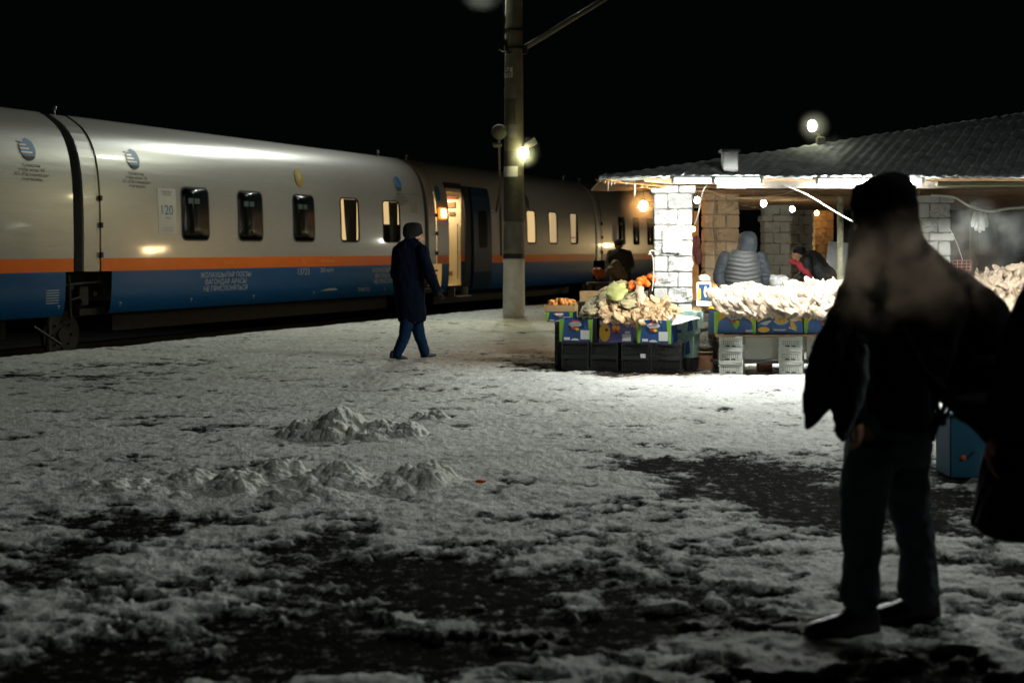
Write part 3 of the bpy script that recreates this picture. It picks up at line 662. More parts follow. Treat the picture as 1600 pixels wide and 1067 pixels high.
# floodlight
fl = empty("floodlight", at(822, 232, 26.8), "small lit yellowish floodlight on the right side of the concrete pole", "floodlight")
m = MB(); R = Matrix.Rotation(D2R(-30), 3, 'Y'); m.box(at(829, 225, 26.8), (.26, .22, .13), R=R); m.build("housing", M['steel'], fl, bevel=.02)
m = MB(); m.tube([at(815, 232, 26.9), at(826, 230, 26.8)], .02, 8); m.build("arm", M['iron'], fl)
m = MB(); m.ell(at(818, 239, 26.6), (.095, .06, .11)); m.build("lens", M['flood'], fl, smooth=True); fix(fl)
lamp("floodlight_beam", at(818, 239, 26.45), at(700, 520, 20), 60, .15, (1, .93, .55), 150)
# ------------------------------------------------------------------ canopy of the market stalls
EY, EX, EZ = 14.5, .98, 2.279
def roofpt(x0, v, off=0):
    return Vector((x0+.55*v, EY+v, EZ+.363*v+off+.007*math.sin(x0*2*math.pi/.125)*(1)))
can = empty("market_canopy", (4, 16, 0), "low canopy with frosted corrugated roof over the market stalls", "canopy")
m = MB(); rows = []
nx = 520
xs = [EX+(10.6-EX)*i/nx for i in range(nx+1)]
nz = fbm(np.array([[x*1.7 for x in xs]]*27), np.array([[v*.4]*(nx+1) for v in range(27)]), 4)
for k in range(27):
    r = []
    for i, x in enumerate(xs):
        vm = min(.642*(x-EX), 5.2); v = vm*k/26; p = roofpt(x, v); p.z += .018*float(nz[k, i])-(.03 if k == 0 else 0)*0; r.append(p)
    rows.append(r)
m.grid(rows, thick=(0, 0, -.02)); m.build("roof_sheet", M['roofsnow'], can, smooth=True)
ld = Vector((.344, .939, 0))
m = MB(); H = roofpt(EX+5.2/.642, 5.2); E0 = Vector((EX, EY, EZ)); rows = []
for i in range(25):
    t = i/24; top = roofpt(EX+t*5.2/.642, t*5.2, -.004); bot = E0+ld*(t*15); rows.append([top.lerp(bot, k/8)-Vector((0, 0, .015)) for k in range(9)])
m.grid(rows, thick=(0, 0, -.02)); m.build("roof_slope", M['roofsnow'], can, smooth=True)
m = MB()
for k in range(30):       # ceiling boards, running away from the eave
    x = 1.3+.36*k; y0 = EY+.25; L0 = 12 if x > 2.4 else 4.2
    m.box((x+.0, y0+L0/2, 2.325+.004*(k % 3)), (.345, L0, .025), rz=-.02 if k < 3 else 0)
m.build("ceiling_boards", M['dark_timber'], can)
for k in range(12):
    y = EY+1.0+k*.9; m = MB(); m.box((6.3+.15*k, y, 2.275), (10-.2*k, .07, .075)); m.build("rafter", M['wood'], can)
m = MB(); m.box((6.5, EY+.17, 2.19), (8.3, .05, .08)); m.build("fascia_beam", M['dark_timber'], can)
m = MB(); m.bbox((6.5, EY-.02, 2.19), (3.4, .09, .055), .01); m.build("gutter_rail", M['oliverail'], can)
# torn boards under the left corner, with icicles
m = MB()
for k, (a, b_, z0, z1, y0) in enumerate(((938, 962, 281, 284, 15.45), (945, 1000, 284, 288, 15.9), (985, 1035, 288, 292, 16.3), (992, 1020, 293, 296, 16.6), (1000, 1040, 283, 286, 15.7))):
    p, q_ = at(a, z0, y0-.88), at(b_, z1, y0-.58); m.box((p+q_)/2, ((q_-p).length, .14, .02), R=(q_-p).to_track_quat('X', 'Z').to_matrix())
m.build("torn_boards", M['wood_orange'], can)
for k, (px, y0, y1, Y) in enumerate(((950, 282, 301, 15.6), (955, 283, 291, 15.6), (945, 281, 288, 15.5), (960, 284, 289, 15.7), (992, 288, 307, 16), (1003, 290, 295, 16.2), (978, 286, 290, 15.9), (1011, 291, 294, 16.2), (938, 281, 285, 15.45))):
    m = MB(); a, b_ = at(px, y0, Y-.88), at(px, y1, Y-.88); m.tube([a, a.lerp(b_, .4), a.lerp(b_, .8), b_], [.016, .012, .007, .002], 7); m.build("icicle", M['ice'], can, smooth=True)
for k in range(9):
    a = at(1222+k*9, 303+(k*5 % 9), 20+.4*k); q_ = at(1262+k*8, 298+(k*7 % 11), 20.6+.4*k); m = MB(); m.box((a+q_)/2, ((q_-a).length, .12, .02), R=(q_-a).to_track_quat('X', 'Z').to_matrix()); m.build("loose_board", M['wood_orange'], can)
fix(can)
# fluorescent tubes fixed under the eave
def tubelight(x0, x1, y, Y, label, mt='tube'):
    a, b_ = at(x0, y, Y), at(x1, y, Y); t = empty("fluorescent_lamp", (a+b_)/2, label, "tube lamp", "fluorescent tubes of the stalls")
    m = MB(); m.tube([a, b_], .021, 12); m.build("tube", M[mt], t, smooth=True)
    m = MB(); m.box((a+b_)/2+Vector((0, .01, .045)), ((b_-a).length+.08, .06, .03)); m.build("fitting", M['whiteplastic'], t)
    for p in (a, b_): m = MB(); m.box(p+Vector((0, 0, .01)), (.03, .045, .07)); m.build("end_cap", M['whiteplastic'], t)
    fix(t); return t
tubelight(1052, 1112, 283, 14.39, "left half of the tube pair under the canopy, directly above the front stone pillar")
tubelight(1116, 1188, 283.5, 14.39, "bright tube under the eave between front stone pillar and hooded vendor")
tubelight(1277, 1440, 284.5, 14.39, "bright tube under the eave whose right end the dark man's hood hides")
tubelight(1640, 1800, 286, 14.39, "tube lamp beyond the right edge of the picture over the last stall")
def bulb(px, py, Y, r, mt, label, cord=.12):
    c = at(px, py, Y); t = empty("hanging_bulb", c, label, "light bulb"); m = MB(); m.ell(c, (r, r, r*1.15)); m.build("glass", M[mt], t, smooth=True)
    m = MB(); m.tube([c+Vector((0, 0, r)), c+Vector((0, 0, r+.05))], .018, 8); m.build("socket", M['ink'], t)
    m = MB(); m.tube([c+Vector((0, 0, r+.04)), c+Vector((.02, 0, r+cord))], .006, 6); m.build("cord", M['cable_black'], t); fix(t)
bulb(1005, 322, 18.6, .065, 'bulb_warm', "glaring warm orange bulb left of the front stone pillar", .3)
bulb(1089, 313, 17.3, .04, 'bulb_white', "small yellowish bulb just right of the front pillar's top")
bulb(1083, 358, 17.2, .03, 'bulb_warm', "tiny orange bulb beside the dark red nets", .5)
bulb(1193, 318, 19.5, .045, 'bulb_white', "round white bulb under the boards above the grey block pillar")
bulb(1238, 327, 20.5, .04, 'bulb_white', "round white bulb right of the grey block pillar's top, lower than its neighbour")
bulb(1276, 333, 30.3, .045, 'bulb_warm', "orange bulb at the top of the orange lit pillar", .2)
for X, Y, z, r, mt, lb in ((4.6, 30.2, 1.45, .045, 'bulb_far', "bulb of a stall far back behind the brownish pillar"), (5.15, 30.8, 1.5, .035, 'bulb_far', "smaller bulb of the stall far back behind the brownish pillar"),
                          (6.6, 39.9, 1.9, .06, 'bulb_farwhite', "white bulb of the farthest stall behind the vendors"), (11.3, 55.5, 1.7, .06, 'bulb_far', "warm bulb on the far end of the market row")):
    bulb(800+X/Y*F, 390-(z-CAMH)/Y*F, Y, r, mt, lb, .3)
tubelight(800+3.2/26.2*F, 800+4.4/26.2*F, 390-(2.45-CAMH)/26.2*F, 26.2, "tube lamp of a farther stall hidden behind the front pillar", 'tube_far')
# pillars
def pillar(label, px, w_, Y, ztop, rz, mats, caps=(), name="stone_pillar"):
    X = (px-800)*Y/F; t = empty(name, (X, Y, 0), label, "pillar", rz=rz); m = MB(); z = 0; k = 0
    hs = .195
    while z < ztop-.03:
        h = min(hs, ztop-z)
        ledge = any(a <= z+h/2 <= b_ for a, b_ in caps); ww = w_+(.08 if ledge else 0)
        if ledge: h = min(.11, ztop-z)
        f = .62 if k % 2 else .36
        for a, b_, mi in ((-.5, -.5+f, (k+1) % 2), (-.5+f, .5, k % 2)):
            if ledge: mi = 1
            m.bbox(((a+b_)/2*ww, 0, z+h/2), ((b_-a)*ww-.012, ww, h-.012), .012, mi=mi)
        z += h; k += 1
    # rough the faces a little
    o = m.build("blocks", [M[mats[0]], M[mats[1]]], t)
    bm = bmesh.new(); bm.from_mesh(o.data); bmesh.ops.subdivide_edges(bm, edges=bm.edges, cuts=4, use_grid_fill=True)
    bm.normal_update(); idx = [v.index for v in bm.verts]; P = np.array([v.co for v in bm.verts])
    d = fbm(P[:, 0]*9+P[:, 2]*7.3+X*3, P[:, 1]*9+P[:, 2]*5.1, 4)
    matv = {}
    for f_ in bm.faces:
        for v in f_.verts: matv[v.index] = max(matv.get(v.index, 0), 0) if f_.material_index else matv.get(v.index, 0)+1
    for i_, v in enumerate(bm.verts):
        k_ = .030 if matv.get(v.index, 0) else .006; v.co += v.normal*(float(d[i_])*k_)
    bm.to_mesh(o.data); bm.free()
    m = MB(); m.box((0, 0, ztop/2-.005), (w_-.05, w_-.05, ztop-.03)); m.build("mortar_core", M['mortar'], t)
    return t
pa = pillar("front pillar of rough white split blocks with a paper sheet, brightly lit", 1051, .48, 16.1, 2.25, -.10, ('block', 'block_flat'), ((2.10, 2.3), (1.86, 1.97)))
m = MB(); m.box((-.01, -.285, 1.56), (.23, .006, .29)); m.build("paper_sheet", M['paper'], pa)
pillar("brownish block pillar left of the hooded vendor", 1125, .50, 18.6, 2.38, -.05, ('block_brown', 'block_brown'), ((1.95, 2.02),))
pillar("grey block pillar right of the hooded vendor", 1211, .46, 23.0, 2.4, -.05, ('block_grey', 'block_grey'), ((2.0, 2.06),))
pillar("grey block pillar behind the bending vendor in black hat", 1250, .45, 26.0, 2.4, -.05, ('block_grey', 'block_grey'), ((1.98, 2.04),))
pillar("pillar lit orange behind the bending vendor's back", 1285, .46, 31.0, 2.4, -.05, ('block_brown', 'block_brown'))
pd = pillar("rough white stone pillar right of the dark man's hooded head", 1454, .42, 17.0, 2.17, -.08, ('block', 'block_flat'), ((2.06, 2.3), (1.62, 1.72)))
m = MB(); m.box((-.09, 0, 2.25), (.12, .12, .18)); m.build("timber_stub", M['wood'], pd)
lamp_warm = bulb
# pipe post
m = MB(); a, b_ = at(1313, 306, 17.2), at(1313, 0, 17.2); b_.z = 0; m.tube([a, (a+b_)/2, b_], .042, 14); tag(m.build("pipe_post", M['rust'], smooth=True), "peeling greenish pipe post right of the dried fish rows", "post")
m = MB(); a = at(1521, 292, 21); b_ = a.copy(); b_.z = 0; m.tube([a, b_], .06, 10); tag(m.build("pipe_post", M['oliverail'], smooth=True), "thin dark post in the dark right of the hanging white gloves", "post")
# cables
def cable(label, pts, r, mt):
    m = MB(); P = [Vector(p) for p in pts]; out = []
    for i in range(len(P)-1):
        p0, p1, p2, p3 = P[max(i-1, 0)], P[i], P[i+1], P[min(i+2, len(P)-1)]
        for k in range(6):
            t = k/6; out.append(.5*((2*p1)+(p2-p0)*t+(2*p0-5*p1+4*p2-p3)*t*t+(-p0+3*p1-3*p2+p3)*t**3))
    out.append(P[-1]); m.tube(out, r, 8); tag(m.build("cable", M[mt], smooth=True), label, "cable")
cable("thick white cable slanting down from the eave to the dark man's head", [at(1222, 288, 14.45), at(1262, 305, 14.6), at(1300, 328, 14.8), at(1340, 350, 15), at(1380, 365, 15)], .009, 'cable_white')
cable("brown cable sagging under the boards above the hooded vendor", [at(1100, 296, 16.2), at(1130, 305, 16.2), at(1175, 309, 16.2), at(1220, 304, 16.2), at(1268, 288, 16)], .008, 'cable_brown')
cable("grey cable looping beside the front pillar's right edge", [at(1106, 288, 16), at(1098, 300, 16), at(1092, 330, 16.1), at(1085, 352, 16.3)], .009, 'cable_white')
cable("thin cable hanging down the brownish pillar", [at(1119, 302, 18.2), at(1114, 345, 18.25), at(1117, 385, 18.2), at(1118, 420, 18.2)], .009, 'cable_brown')
cable("short black cord hanging between the two round white bulbs", [at(1180, 285, 17), at(1178, 300, 17), at(1176, 324, 17)], .007, 'cable_brown')
cable("thin wire strung along the eave above the vendors", [at(1150, 287, 15.8), at(1200, 285, 15.8), at(1275, 287, 15.8), at(1345, 296, 15.9), at(1400, 305, 16)], .008, 'cable_brown')
cable("white cable running from the right pillar to the hanging white gloves and on", [at(1455, 305, 16.5), at(1490, 308, 16.5), at(1515, 322, 16.5), at(1545, 330, 16.5), at(1575, 326, 16.5), at(1640, 320, 16.5)], .016, 'cable_white')
cable("thin string from the right pillar down to the pink basket", [at(1484, 358, 16.7), at(1495, 380, 16.8), at(1504, 406, 16.9)], .005, 'cable_white')
cable("wisp of white string tied round the front pillar's left edge", [at(1022, 392, 15.8), at(1015, 393, 15.75), at(1018, 398, 15.75), at(1013, 397, 15.7), at(1020, 402, 15.8), at(1021, 430, 15.8), at(1019, 455, 15.8)], .006, 'cable_white')
# gloves
t = empty("glove_bunch", at(1532, 332, 16.5), "bunch of white gloves with finger ends hanging from the white cable", "gloves")
for k, (dx, L0, w_) in enumerate(((-13, 24, .028), (-7, 30, .032), (-1, 33, .036), (5, 30, .032), (10, 24, .028), (-4, 22, .04), (3, 24, .036))):
    m = MB(); a = at(1532+dx*.55, 331, 16.45+.02*(k % 3)); b_ = at(1532+dx, 331+L0, 16.45+.03*(k % 3)); m.tube([a, a.lerp(b_, .3), a.lerp(b_, .75), b_], [w_*.6, w_, w_*1.05, w_*.45], 10); m.build("glove", M['glove'], t, smooth=True)
fix(t)
# roof vent and floodlight on the roof
t = empty("roof_vent", (2.6, 15.2, 2.5), "small square metal vent box on the lower roof slope", "roof vent"); c = at(1140, 252, 14.72)
m = MB(); m.bbox(c+Vector((0, 0, -.05)), (.17, .17, .30), .01); m.build("shaft", M['vent'], t); m = MB(); m.bbox(c+Vector((0, 0, .115)), (.22, .22, .04), .012); m.build("cap", M['vent'], t); fix(t)
t = empty("roof_floodlight", at(1282, 222, 15.8), "bright round floodlight on a bracket above the frosted roof", "floodlight")
m = MB(); m.bbox(at(1282, 221, 15.8), (.10, .1, .12), .02); m.tube([at(1281, 216, 15.8), at(1277, 208, 15.8)], .015, 8); m.build("bracket", M['concrete'], t)
m = MB(); c = at(1270, 197, 15.8); R = Matrix.Rotation(D2R(20), 3, 'Z'); m.ell(c+Vector((.01, .05, 0)), (.07, .05, .085)); m.build("housing", M['steel'], t, smooth=True)
m = MB(); m.ell(c+Vector((-.01, -.01, 0)), (.055, .03, .07)); m.build("lens", M['roof_flood'], t, smooth=True); fix(t)
# ------------------------------------------------------------------ crates and cartons
def local_crate(style, w_, d, h, nv, nh):
    """an open plastic crate at the origin: rims, posts, ribs, real gaps"""
    m = MB(); T = .012
    for z, hh in ((h-.012, .024), (.010, .02)):
        for sx in (-1, 1): m.box((sx*(w_/2-T/2), 0, z), (T+.004, d, hh))
        for sy in (-1, 1): m.box((0, sy*(d/2-T/2), z), (w_-2*T-.006, T+.004, hh))
    for sx in (-1, 1):
        for sy in (-1, 1): m.box((sx*(w_/2-.012), sy*(d/2-.012), h/2), (.022, .022, h-.046))
    for j in range(nh):
        z = .02+(h-.044)*(j+1)/(nh+1)
        for sy in (-1, 1): m.box((0, sy*(d/2-.008), z), (w_-.048, .008, .013))
        for sx in (-1, 1): m.box((sx*(w_/2-.008), 0, z), (.008, d-.048, .013))
    for k in range(nv):
        x = -w_/2+.024+(w_-.048)*(k+.5)/nv
        for sy in (-1, 1): m.box((x, sy*(d/2-.0075), h/2), (.014, .006, h-.046))
        y = -d/2+.024+(d-.048)*(k+.5)/nv
        for sx in (-1, 1): m.box((sx*(w_/2-.0075), y, h/2), (.006, .014, h-.046))
    m.box((0, 0, .012), (w_-.03, d-.03, .008))
    if style == 'white':
        for sy in (-1, 1): m.box((0, sy*(d/2-.022), h/2), (w_*.94, .004, h*.9), mi=1); m.box((0, sy*(d/2-.013), h-.032), (w_*.9, .004, .03)); m.box((0, sy*(d/2-.013), .022), (w_*.9, .004, .03)); m.box((-w_*.41, sy*(d/2-.013), h/2), (w_*.12, .004, h*.8)); m.box((w_*.41, sy*(d/2-.013), h/2), (w_*.12, .004, h*.8))  # black sheet behind the ribs stands in for shade inside the crate
        for sx in (-1, 1): m.box((sx*(w_/2-.014), 0, h/2), (.004, d-.05, h-.05))
        m.box((-.05*w_/.4, -(d/2-.002), .035), (.05, .003, .016), mi=1); m.box((.05*w_/.4, -(d/2-.002), .035), (.05, .003, .016), mi=1)
    else:
        m.box((0, d/2-.03, h/2), (w_-.06, .004, h*.8)); m.box((0, -d/2+.03, h*.4), (w_-.06, .004, h*.6))
    return m
crate_lib = {}
def crate(style, w_, d, h, nv, nh, loc, rz, label, group):
    key = (style, w_, d, h)
    if key not in crate_lib:
        o = local_crate(style, w_, d, h, nv, nh).build("plastic_crate", [M['blackplastic'] if style == 'black' else M['whiteplastic'], M['ink']]); crate_lib[key] = o
    else: o = crate_lib[key].copy(); COL.objects.link(o)
    o.location = loc; o.rotation_euler = (0, 0, rz); tag(o, label, "crate", group); return o
a1 = math.radians(-14)
def along(px0, Y0, d_s, d_d=0, rz=a1):   # a point on the slanting front line of the left stall
    X0 = (px0-800)*Y0/F; return Vector((X0+d_s*math.cos(rz)-d_d*math.sin(rz), Y0+d_s*math.sin(rz)+d_d*math.cos(rz), 0))
names = ["leftmost", "second from left", "third from left", "rightmost"]
for k in range(4):
    for j in range(2):
        p = along(876, 15.30, .17+k*.362, .21); p.z = .008+j*.172
        crate('black', .33 if k < 3 else .37, .40, .170, 7, 2, p, a1+(.02, -.03, .01, 0)[k], f"black plastic crate, {names[k]} of the {'bottom' if j == 0 else 'upper'} row under the fruit cartons", "black crates under the left stall")
for j in range(3):
    p = along(862, 15.75, .16, .2); p.z = .008+j*.182; crate('black', .30, .38, .180, 7, 2, p, a1+.15, ["lowest", "middle", "topmost"][j]+" black crate of the stack under the apple carton", "black crates of the side stack")
sl = MB(); p = along(876, 15.30, 1.02-.03, -.002); p.z = .20; sl.box(p, (.06, .004, .05), rz=a1); tag(sl.build("price_tag", M['paper']), "small pale tag stuck on the black crates of the left stall", "tag")
def carton(loc, rz, w_, d, h, style, label, group="printed fruit cartons", wall=.012):
    t = empty("fruit_carton", loc, label, "carton", group, rz); m = MB()
    tp = 1.0
    for sy in (-1, 1): m.box((0, sy*(d/2-wall/2), h/2), (w_, wall, h))
    for sx in (-1, 1): m.box((sx*(w_/2-wall/2), 0, h/2), (wall, d-2*wall-.002, h))
    m.box((0, 0, .008), (w_-2*wall-.004, d-2*wall-.004, .01)); m.box((0, 0, h*.72), (w_-2*wall-.004, d-2*wall-.004, .01), mi=1)
    base = {'blue': 'cardblue', 'purple': 'cardpurple', 'banana': 'cardblue', 'teal': 'cardteal', 'plain': 'card', 'bluey': 'cardblue'}[style]
    m.build("carton_body", [M[base], M['cardin']], t)
    def flat(name, polys, mts, yy=0.0):
        q = MB()
        for poly, mi, lv in polys:
            y = -d/2-.0015-.0012*lv; n = len(poly); vs = [(x*w_/2, y, h/2+z*h/2) for x, z in poly]+[(x*w_/2, y+.0008, h/2+z*h/2) for x, z in poly]
            q.add(vs, [tuple(range(n)), tuple(range(n, 2*n))[::-1]]+[(i, n+i, n+(i+1) % n, (i+1) % n) for i in range(n)], mi)
        q.build(name, [M[x] for x in mts], t)
    def disc(cx, cz, rx, rz_, a0=0, a1_=360, n=16): return [(cx+rx*math.cos(D2R(a0+(a1_-a0)*i/n)), cz+rz_*math.sin(D2R(a0+(a1_-a0)*i/n))) for i in range(n+(0 if a1_-a0 == 360 else 1))]
    def squiggle(name, cx, cz, sx, sz, seed):
        rr_ = random.Random(seed); q = MB()
        for row in range(2):
            pts = []
            for i in range(26):
                u = i/25; pts.append(Vector(((cx+sx*(u-.5)*(1-.25*row))*w_/2+.006*math.sin(i*1.9+seed), -d/2-.006, h/2+(cz+sz*(.45-row*.8)+sz*.38*math.sin(i*1.55+row)+sz*.5*(u-.5))*h/2)))
            q.tube(pts, .0042, 5)
        q.build(name, M['cardwhite'], t)
    if style in ('blue', 'bluey'):
        gs = [([(-1, -1), (-.86, -1), (-.70, .98), (-1, .98)], 1, 0), ([(.86, -1), (1, -1), (1, .98), (.72, .98)], 1, 0)]
        if style == 'bluey': gs += [([(-.88, -.15), (-.72, .22), (-.42, .55), (-.12, .80), (-.05, .98), (-.72, .98)], 2, 1), ([(.05, .98), (.12, .80), (.42, .55), (.70, .22), (.86, -.15), (.74, .98)], 2, 1)]
        flat("side_print", gs, ['cardblue', 'cardgreen', 'cardyellow'])
        if style == 'blue':
            flat("label", [([(.28, -.78), (.82, -.78), (.82, .02), (.28, .02)], 0, 2), ([(-.72, -.85), (-.36, -.85), (-.36, -.62), (-.72, -.62)], 0, 2), (disc(-.05, -.92, .26, .22, 10, 170), 0, 2)], ['cardwhite'])
            flat("logo", [(disc(-.05, .52, .40, .22), 0, 2), (disc(-.05, .80, .22, .07), 1, 3), (disc(-.12, .2, .14, .14), 1, 4), (disc(.08, .12, .12, .14), 2, 4), (disc(-.40, .34, .06, .12), 3, 2), (disc(.45, .35, .06, .12), 3, 2)], ['cardwhite', 'cardred', 'cardyellow', 'ink'])
            squiggle("script_lettering", -.05, .5, .62, .26, 3)
        else:
            flat("label", [([(.5, -.85), (.84, -.85), (.84, -.62), (.5, -.62)], 0, 2)], ['cardwhite'])
            flat("logo", [(disc(0, .88, .26, .06), 1, 3), (disc(-.12, .05, .12, .16), 1, 3), ([(-.18, .05), (.22, .12), (.2, -.2), (.05, -.62), (-.08, -.3)], 2, 3), (disc(.1, .1, .1, .12), 0, 4), (disc(-.47, .35, .07, .12), 3, 2), (disc(.45, .35, .07, .12), 3, 2)], ['cardyellow', 'cardred', 'cardgreen', 'ink'])
            squiggle("script_lettering", 0, .52, .66, .36, 5)
    if style == 'purple':
        flat("side_print", [(disc(-.66, -.1, .33, .85), 0, 0), (disc(-.55, .1, .10, .16), 1, 1)], ['cardyellow', 'ink'])
        flat("logo", [(disc(.02, .25, .26, .42), 0, 1), (disc(-.1, .35, .12, .2), 1, 2), (disc(.14, .3, .12, .2), 1, 2), ([(-.15, -.25), (.2, -.25), (.02, .1)], 2, 2), (disc(.70, .6, .12, .2), 3, 1)], ['cardred', 'cardyellow', 'ink', 'cardwhite'])
        flat("label", [([(.38, -.85), (.9, -.85), (.9, -.25), (.38, -.25)], 0, 2), ([(.55, -.2), (.85, -.2), (.85, .02), (.55, .02)], 0, 2), ([(-.95, .55), (-.6, .55), (-.6, .9), (-.95, .9)], 0, 2)], ['cardwhite'])
        squiggle("script_lettering", .05, .75, .7, .12, 8)
    if style == 'banana':
        flat("side_print", [([(-1, .70), (-.5, .86), (0, .90), (.5, .86), (1, .70), (1, .98), (-1, .98)], 0, 0), ([(-1, .05), (-.6, .45), (-.2, .66), (-.25, .82), (-.7, .70), (-1, .5)], 1, 1), ([(1, .05), (.6, .45), (.2, .66), (.25, .82), (.7, .70), (1, .5)], 1, 1),
                            (disc(-.72, -.62, .26, .26), 1, 1), ([(-.9, -.1), (-.6, -.25), (-.5, -.05), (-.35, .2), (-.5, .2), (-.7, .1)], 0, 1), ([(.45, .2), (.6, .1), (.75, -.5), (.6, -.62), (.45, -.3)], 1, 1), ([(.40, -.35), (.75, -.65), (.72, -.75), (.38, -.5)], 0, 2)], ['cardwhite', 'cardyellow'])
        flat("logo", [(disc(.05, .42, .30, .45), 0, 3), (disc(.05, .42, .38, .62, 200, 340), 1, 2), (disc(.0, .45, .09, .36), 2, 4), (disc(.17, .4, .07, .3), 2, 4), (disc(-.52, .38, .05, .1), 3, 3), (disc(.42, .38, .05, .1), 3, 3), ([(-.32, -.58), (.28, -.58), (.22, -.72), (-.26, -.72)], 1, 3)], ['cardyellow', 'cardwhite', 'gold', 'ink'])
    if style == 'teal':
        flat("side_print", [(disc(-.3, .2, .3, .4), 0, 1), ([(.2, -.8), (.7, -.6), (.6, .5), (.3, .3)], 1, 1), ([(-.8, -.9), (-.3, -.9), (-.3, -.6), (-.8, -.6)], 1, 1)], ['cardwhite', 'cardblue'])
    return t
zt = .352
p = along(876, 15.28, .175, .20); p.z = zt; carton(p, a1+.03, .40, .34, .27, 'blue', "blue fruit carton with green ends, leftmost on the black crates")
p = along(876, 15.28, .66, .20); p.z = zt; carton(p, a1, .40, .34, .265, 'purple', "violet fruit carton with a big yellow fruit print between two blue ones")
p = along(876, 15.28, 1.14, .16); p.z = zt; carton(p, a1-.10, .40, .36, .27, 'blue', "blue fruit carton with green ends, rightmost on the black crates, by the pillar")
p = along(852, 15.85, .17, .16); p.z = .56; carton(p, a1+.05, .34, .34, .12, 'blue', "dark printed carton carrying the tray of apples at the stall's left end")
p.z = .684; apple_tray = carton(p, a1+.08, .38, .34, .08, 'plain', "shallow brown cardboard tray full of apples at the stall's left end", "plain cardboard trays")
p2_ = along(905, 16.6, .2, .1); p2_.z = .78; carton(p2_, a1, .36, .34, .13, 'plain', "plain brown carton standing behind the apple tray", "plain cardboard trays")
m = MB(); m.bbox(p2_+Vector((0, 0, -.39-.002)), (.4, .4, .775), .02, rz=a1); tag(m.build("support_box", M['cardin']), "dark box carrying the plain carton behind the apple tray", "box")
p = at(1073, 540, 15.35); p.z = .17; carton(p, a1-.2, .26, .3, .27, 'teal', "pale teal carton low beside the rightmost black crates", "pale teal cartons")
p.z = .445; carton(p+Vector((.02, 0, 0)), a1-.15, .28, .32, .26, 'teal', "pale teal carton topmost of its pair beside the pillar", "pale teal cartons")
p.z = .006; m = MB(); m.tube([p+Vector((.02, 0, 0)), p+Vector((.02, 0, .16))], [.115, .13], 24); tag(m.build("bucket", M['blackplastic'], smooth=False), "small black bucket under the pale teal cartons", "bucket")
m = MB(); q_ = along(876, 15.28, 1.36, .12); P = [[q_+Vector((u*.38-.1, v*.3, zt+.275+.04*math.sin(u*3+v*4)+.05*v)) for u in np.linspace(0, 1, 8)] for v in np.linspace(-.4, 1, 8)]; m.grid(P, thick=(0, 0, .004)); tag(m.build("paper_lid", M['paper']), "loose pale sheet lying over the rightmost cartons by the pillar", "sheet")
# apples, oranges
def fruit_mesh(name, r, mt):
    m = MB(); m.ell((0, 0, 0), (r, r, r*.92)); return m.build(name, M[mt], smooth=True)
ap = fruit_mesh("apple", .038, 'apple'); ap.location = apple_tray.location+Vector((0, 0, .1)); tag(ap, "red and yellow apple heaped in the shallow cardboard tray", "apple", "apples in the tray")
rr_ = random.Random(4)
for k in range(26):
    o = ap.copy(); COL.objects.link(o); u, v = rr_.uniform(-.15, .15), rr_.uniform(-.13, .13)
    o.location = apple_tray.location+Vector((u, v, .075+.03*(k % 2)+.03*max(0, 1-abs(u)/.15))); o.rotation_euler = (rr_.uniform(-1, 1), rr_.uniform(-1, 1), rr_.uniform(0, 6)); s_ = rr_.uniform(.9, 1.1); o.scale = (s_,)*3
og_ = fruit_mesh("tangerine", .042, 'orange_fruit'); tag(og_, "bright orange tangerine in the heap left of the front pillar", "tangerine", "tangerines heaped by the pillar")
for k in range(38):
    o = og_ if k == 0 else og_.copy()
    if k: COL.objects.link(o)
    u = rr_.uniform(0, 1); px = 978+u*44; top = 446-18*u; o.location = at(px, min(450, top+rr_.uniform(0, 12)), 16.0+rr_.uniform(-.15, .3)); s_ = rr_.uniform(.9, 1.15); o.scale = (s_,)*3
m = MB(); c = at(1000, 0, 16.3); m.bbox((c.x, 16.2, .49), (.45, .45, .97), .02, rz=a1); tag(m.build("support_box", M['cardin']), "tall dark box carrying the tangerines beside the front pillar", "box")
# heap under a cloth with cabbage leaves
def cloth_heap():
    nu, nv = 60, 40; U, V = np.meshgrid(np.linspace(0, 1, nu), np.linspace(0, 1, nv))
    n = fbm(U*5+V*3, V*2.2, 4); n2 = np.abs(fbm(U*12-V*8+4, V*4, 3))
    P = []
    for j in range(nv):
        r = []
        for i in range(nu):
            u, v = U[j, i], V[j, i]
            pxl = 902+22*v**.7*0+u*(1012-902)+(v*14 if u < .3 else 0)*(1-u); top = 470-30*min(1, u*1.9)+max(0, u-.6)*4; py = 497+(top-497)*v-(0 if u > .1 else 0)
            py -= 4.2*n[j, i]+5*n2[j, i]; Y = 15.22+.95*v+.14*n[j, i]+.22*(n2[j, i])
            r.append(at(pxl, py, Y))
        P.append(r)
    return P
m = MB().grid(cloth_heap(), thick=(0, .03, -.01)); tag(m.build("draped_cloth", M['leaf'], smooth=True), "crumpled ochre and grey cloth draped over the heap on the left stall", "cloth")
def leaf(label, px, py, Y, w_, h_, lean, mt, seed, tiltpx=0):
    t = MB(); P = []
    for v in np.linspace(0, 1, 16):
        wd = w_*(math.sin(math.pi*(.08+.84*v))**.65); r = []
        for u in np.linspace(-1, 1, 15):
            q = at(px+u*wd+tiltpx*v+1.2*math.sin(v*13+seed)*abs(u)**3, py-h_*v+1.8*math.sin(v*17+seed+u)*abs(u)**3-2.5*u*u*v, Y+lean*v); q.y += -.05+.09*u*u+.02*math.sin(v*15+u*3+seed)*abs(u)
            r.append(q)
        P.append(r)
    t.grid(P, thick=(0, .012, 0)); tag(t.build("cabbage_leaf", M[mt], smooth=True), label, "leaf")
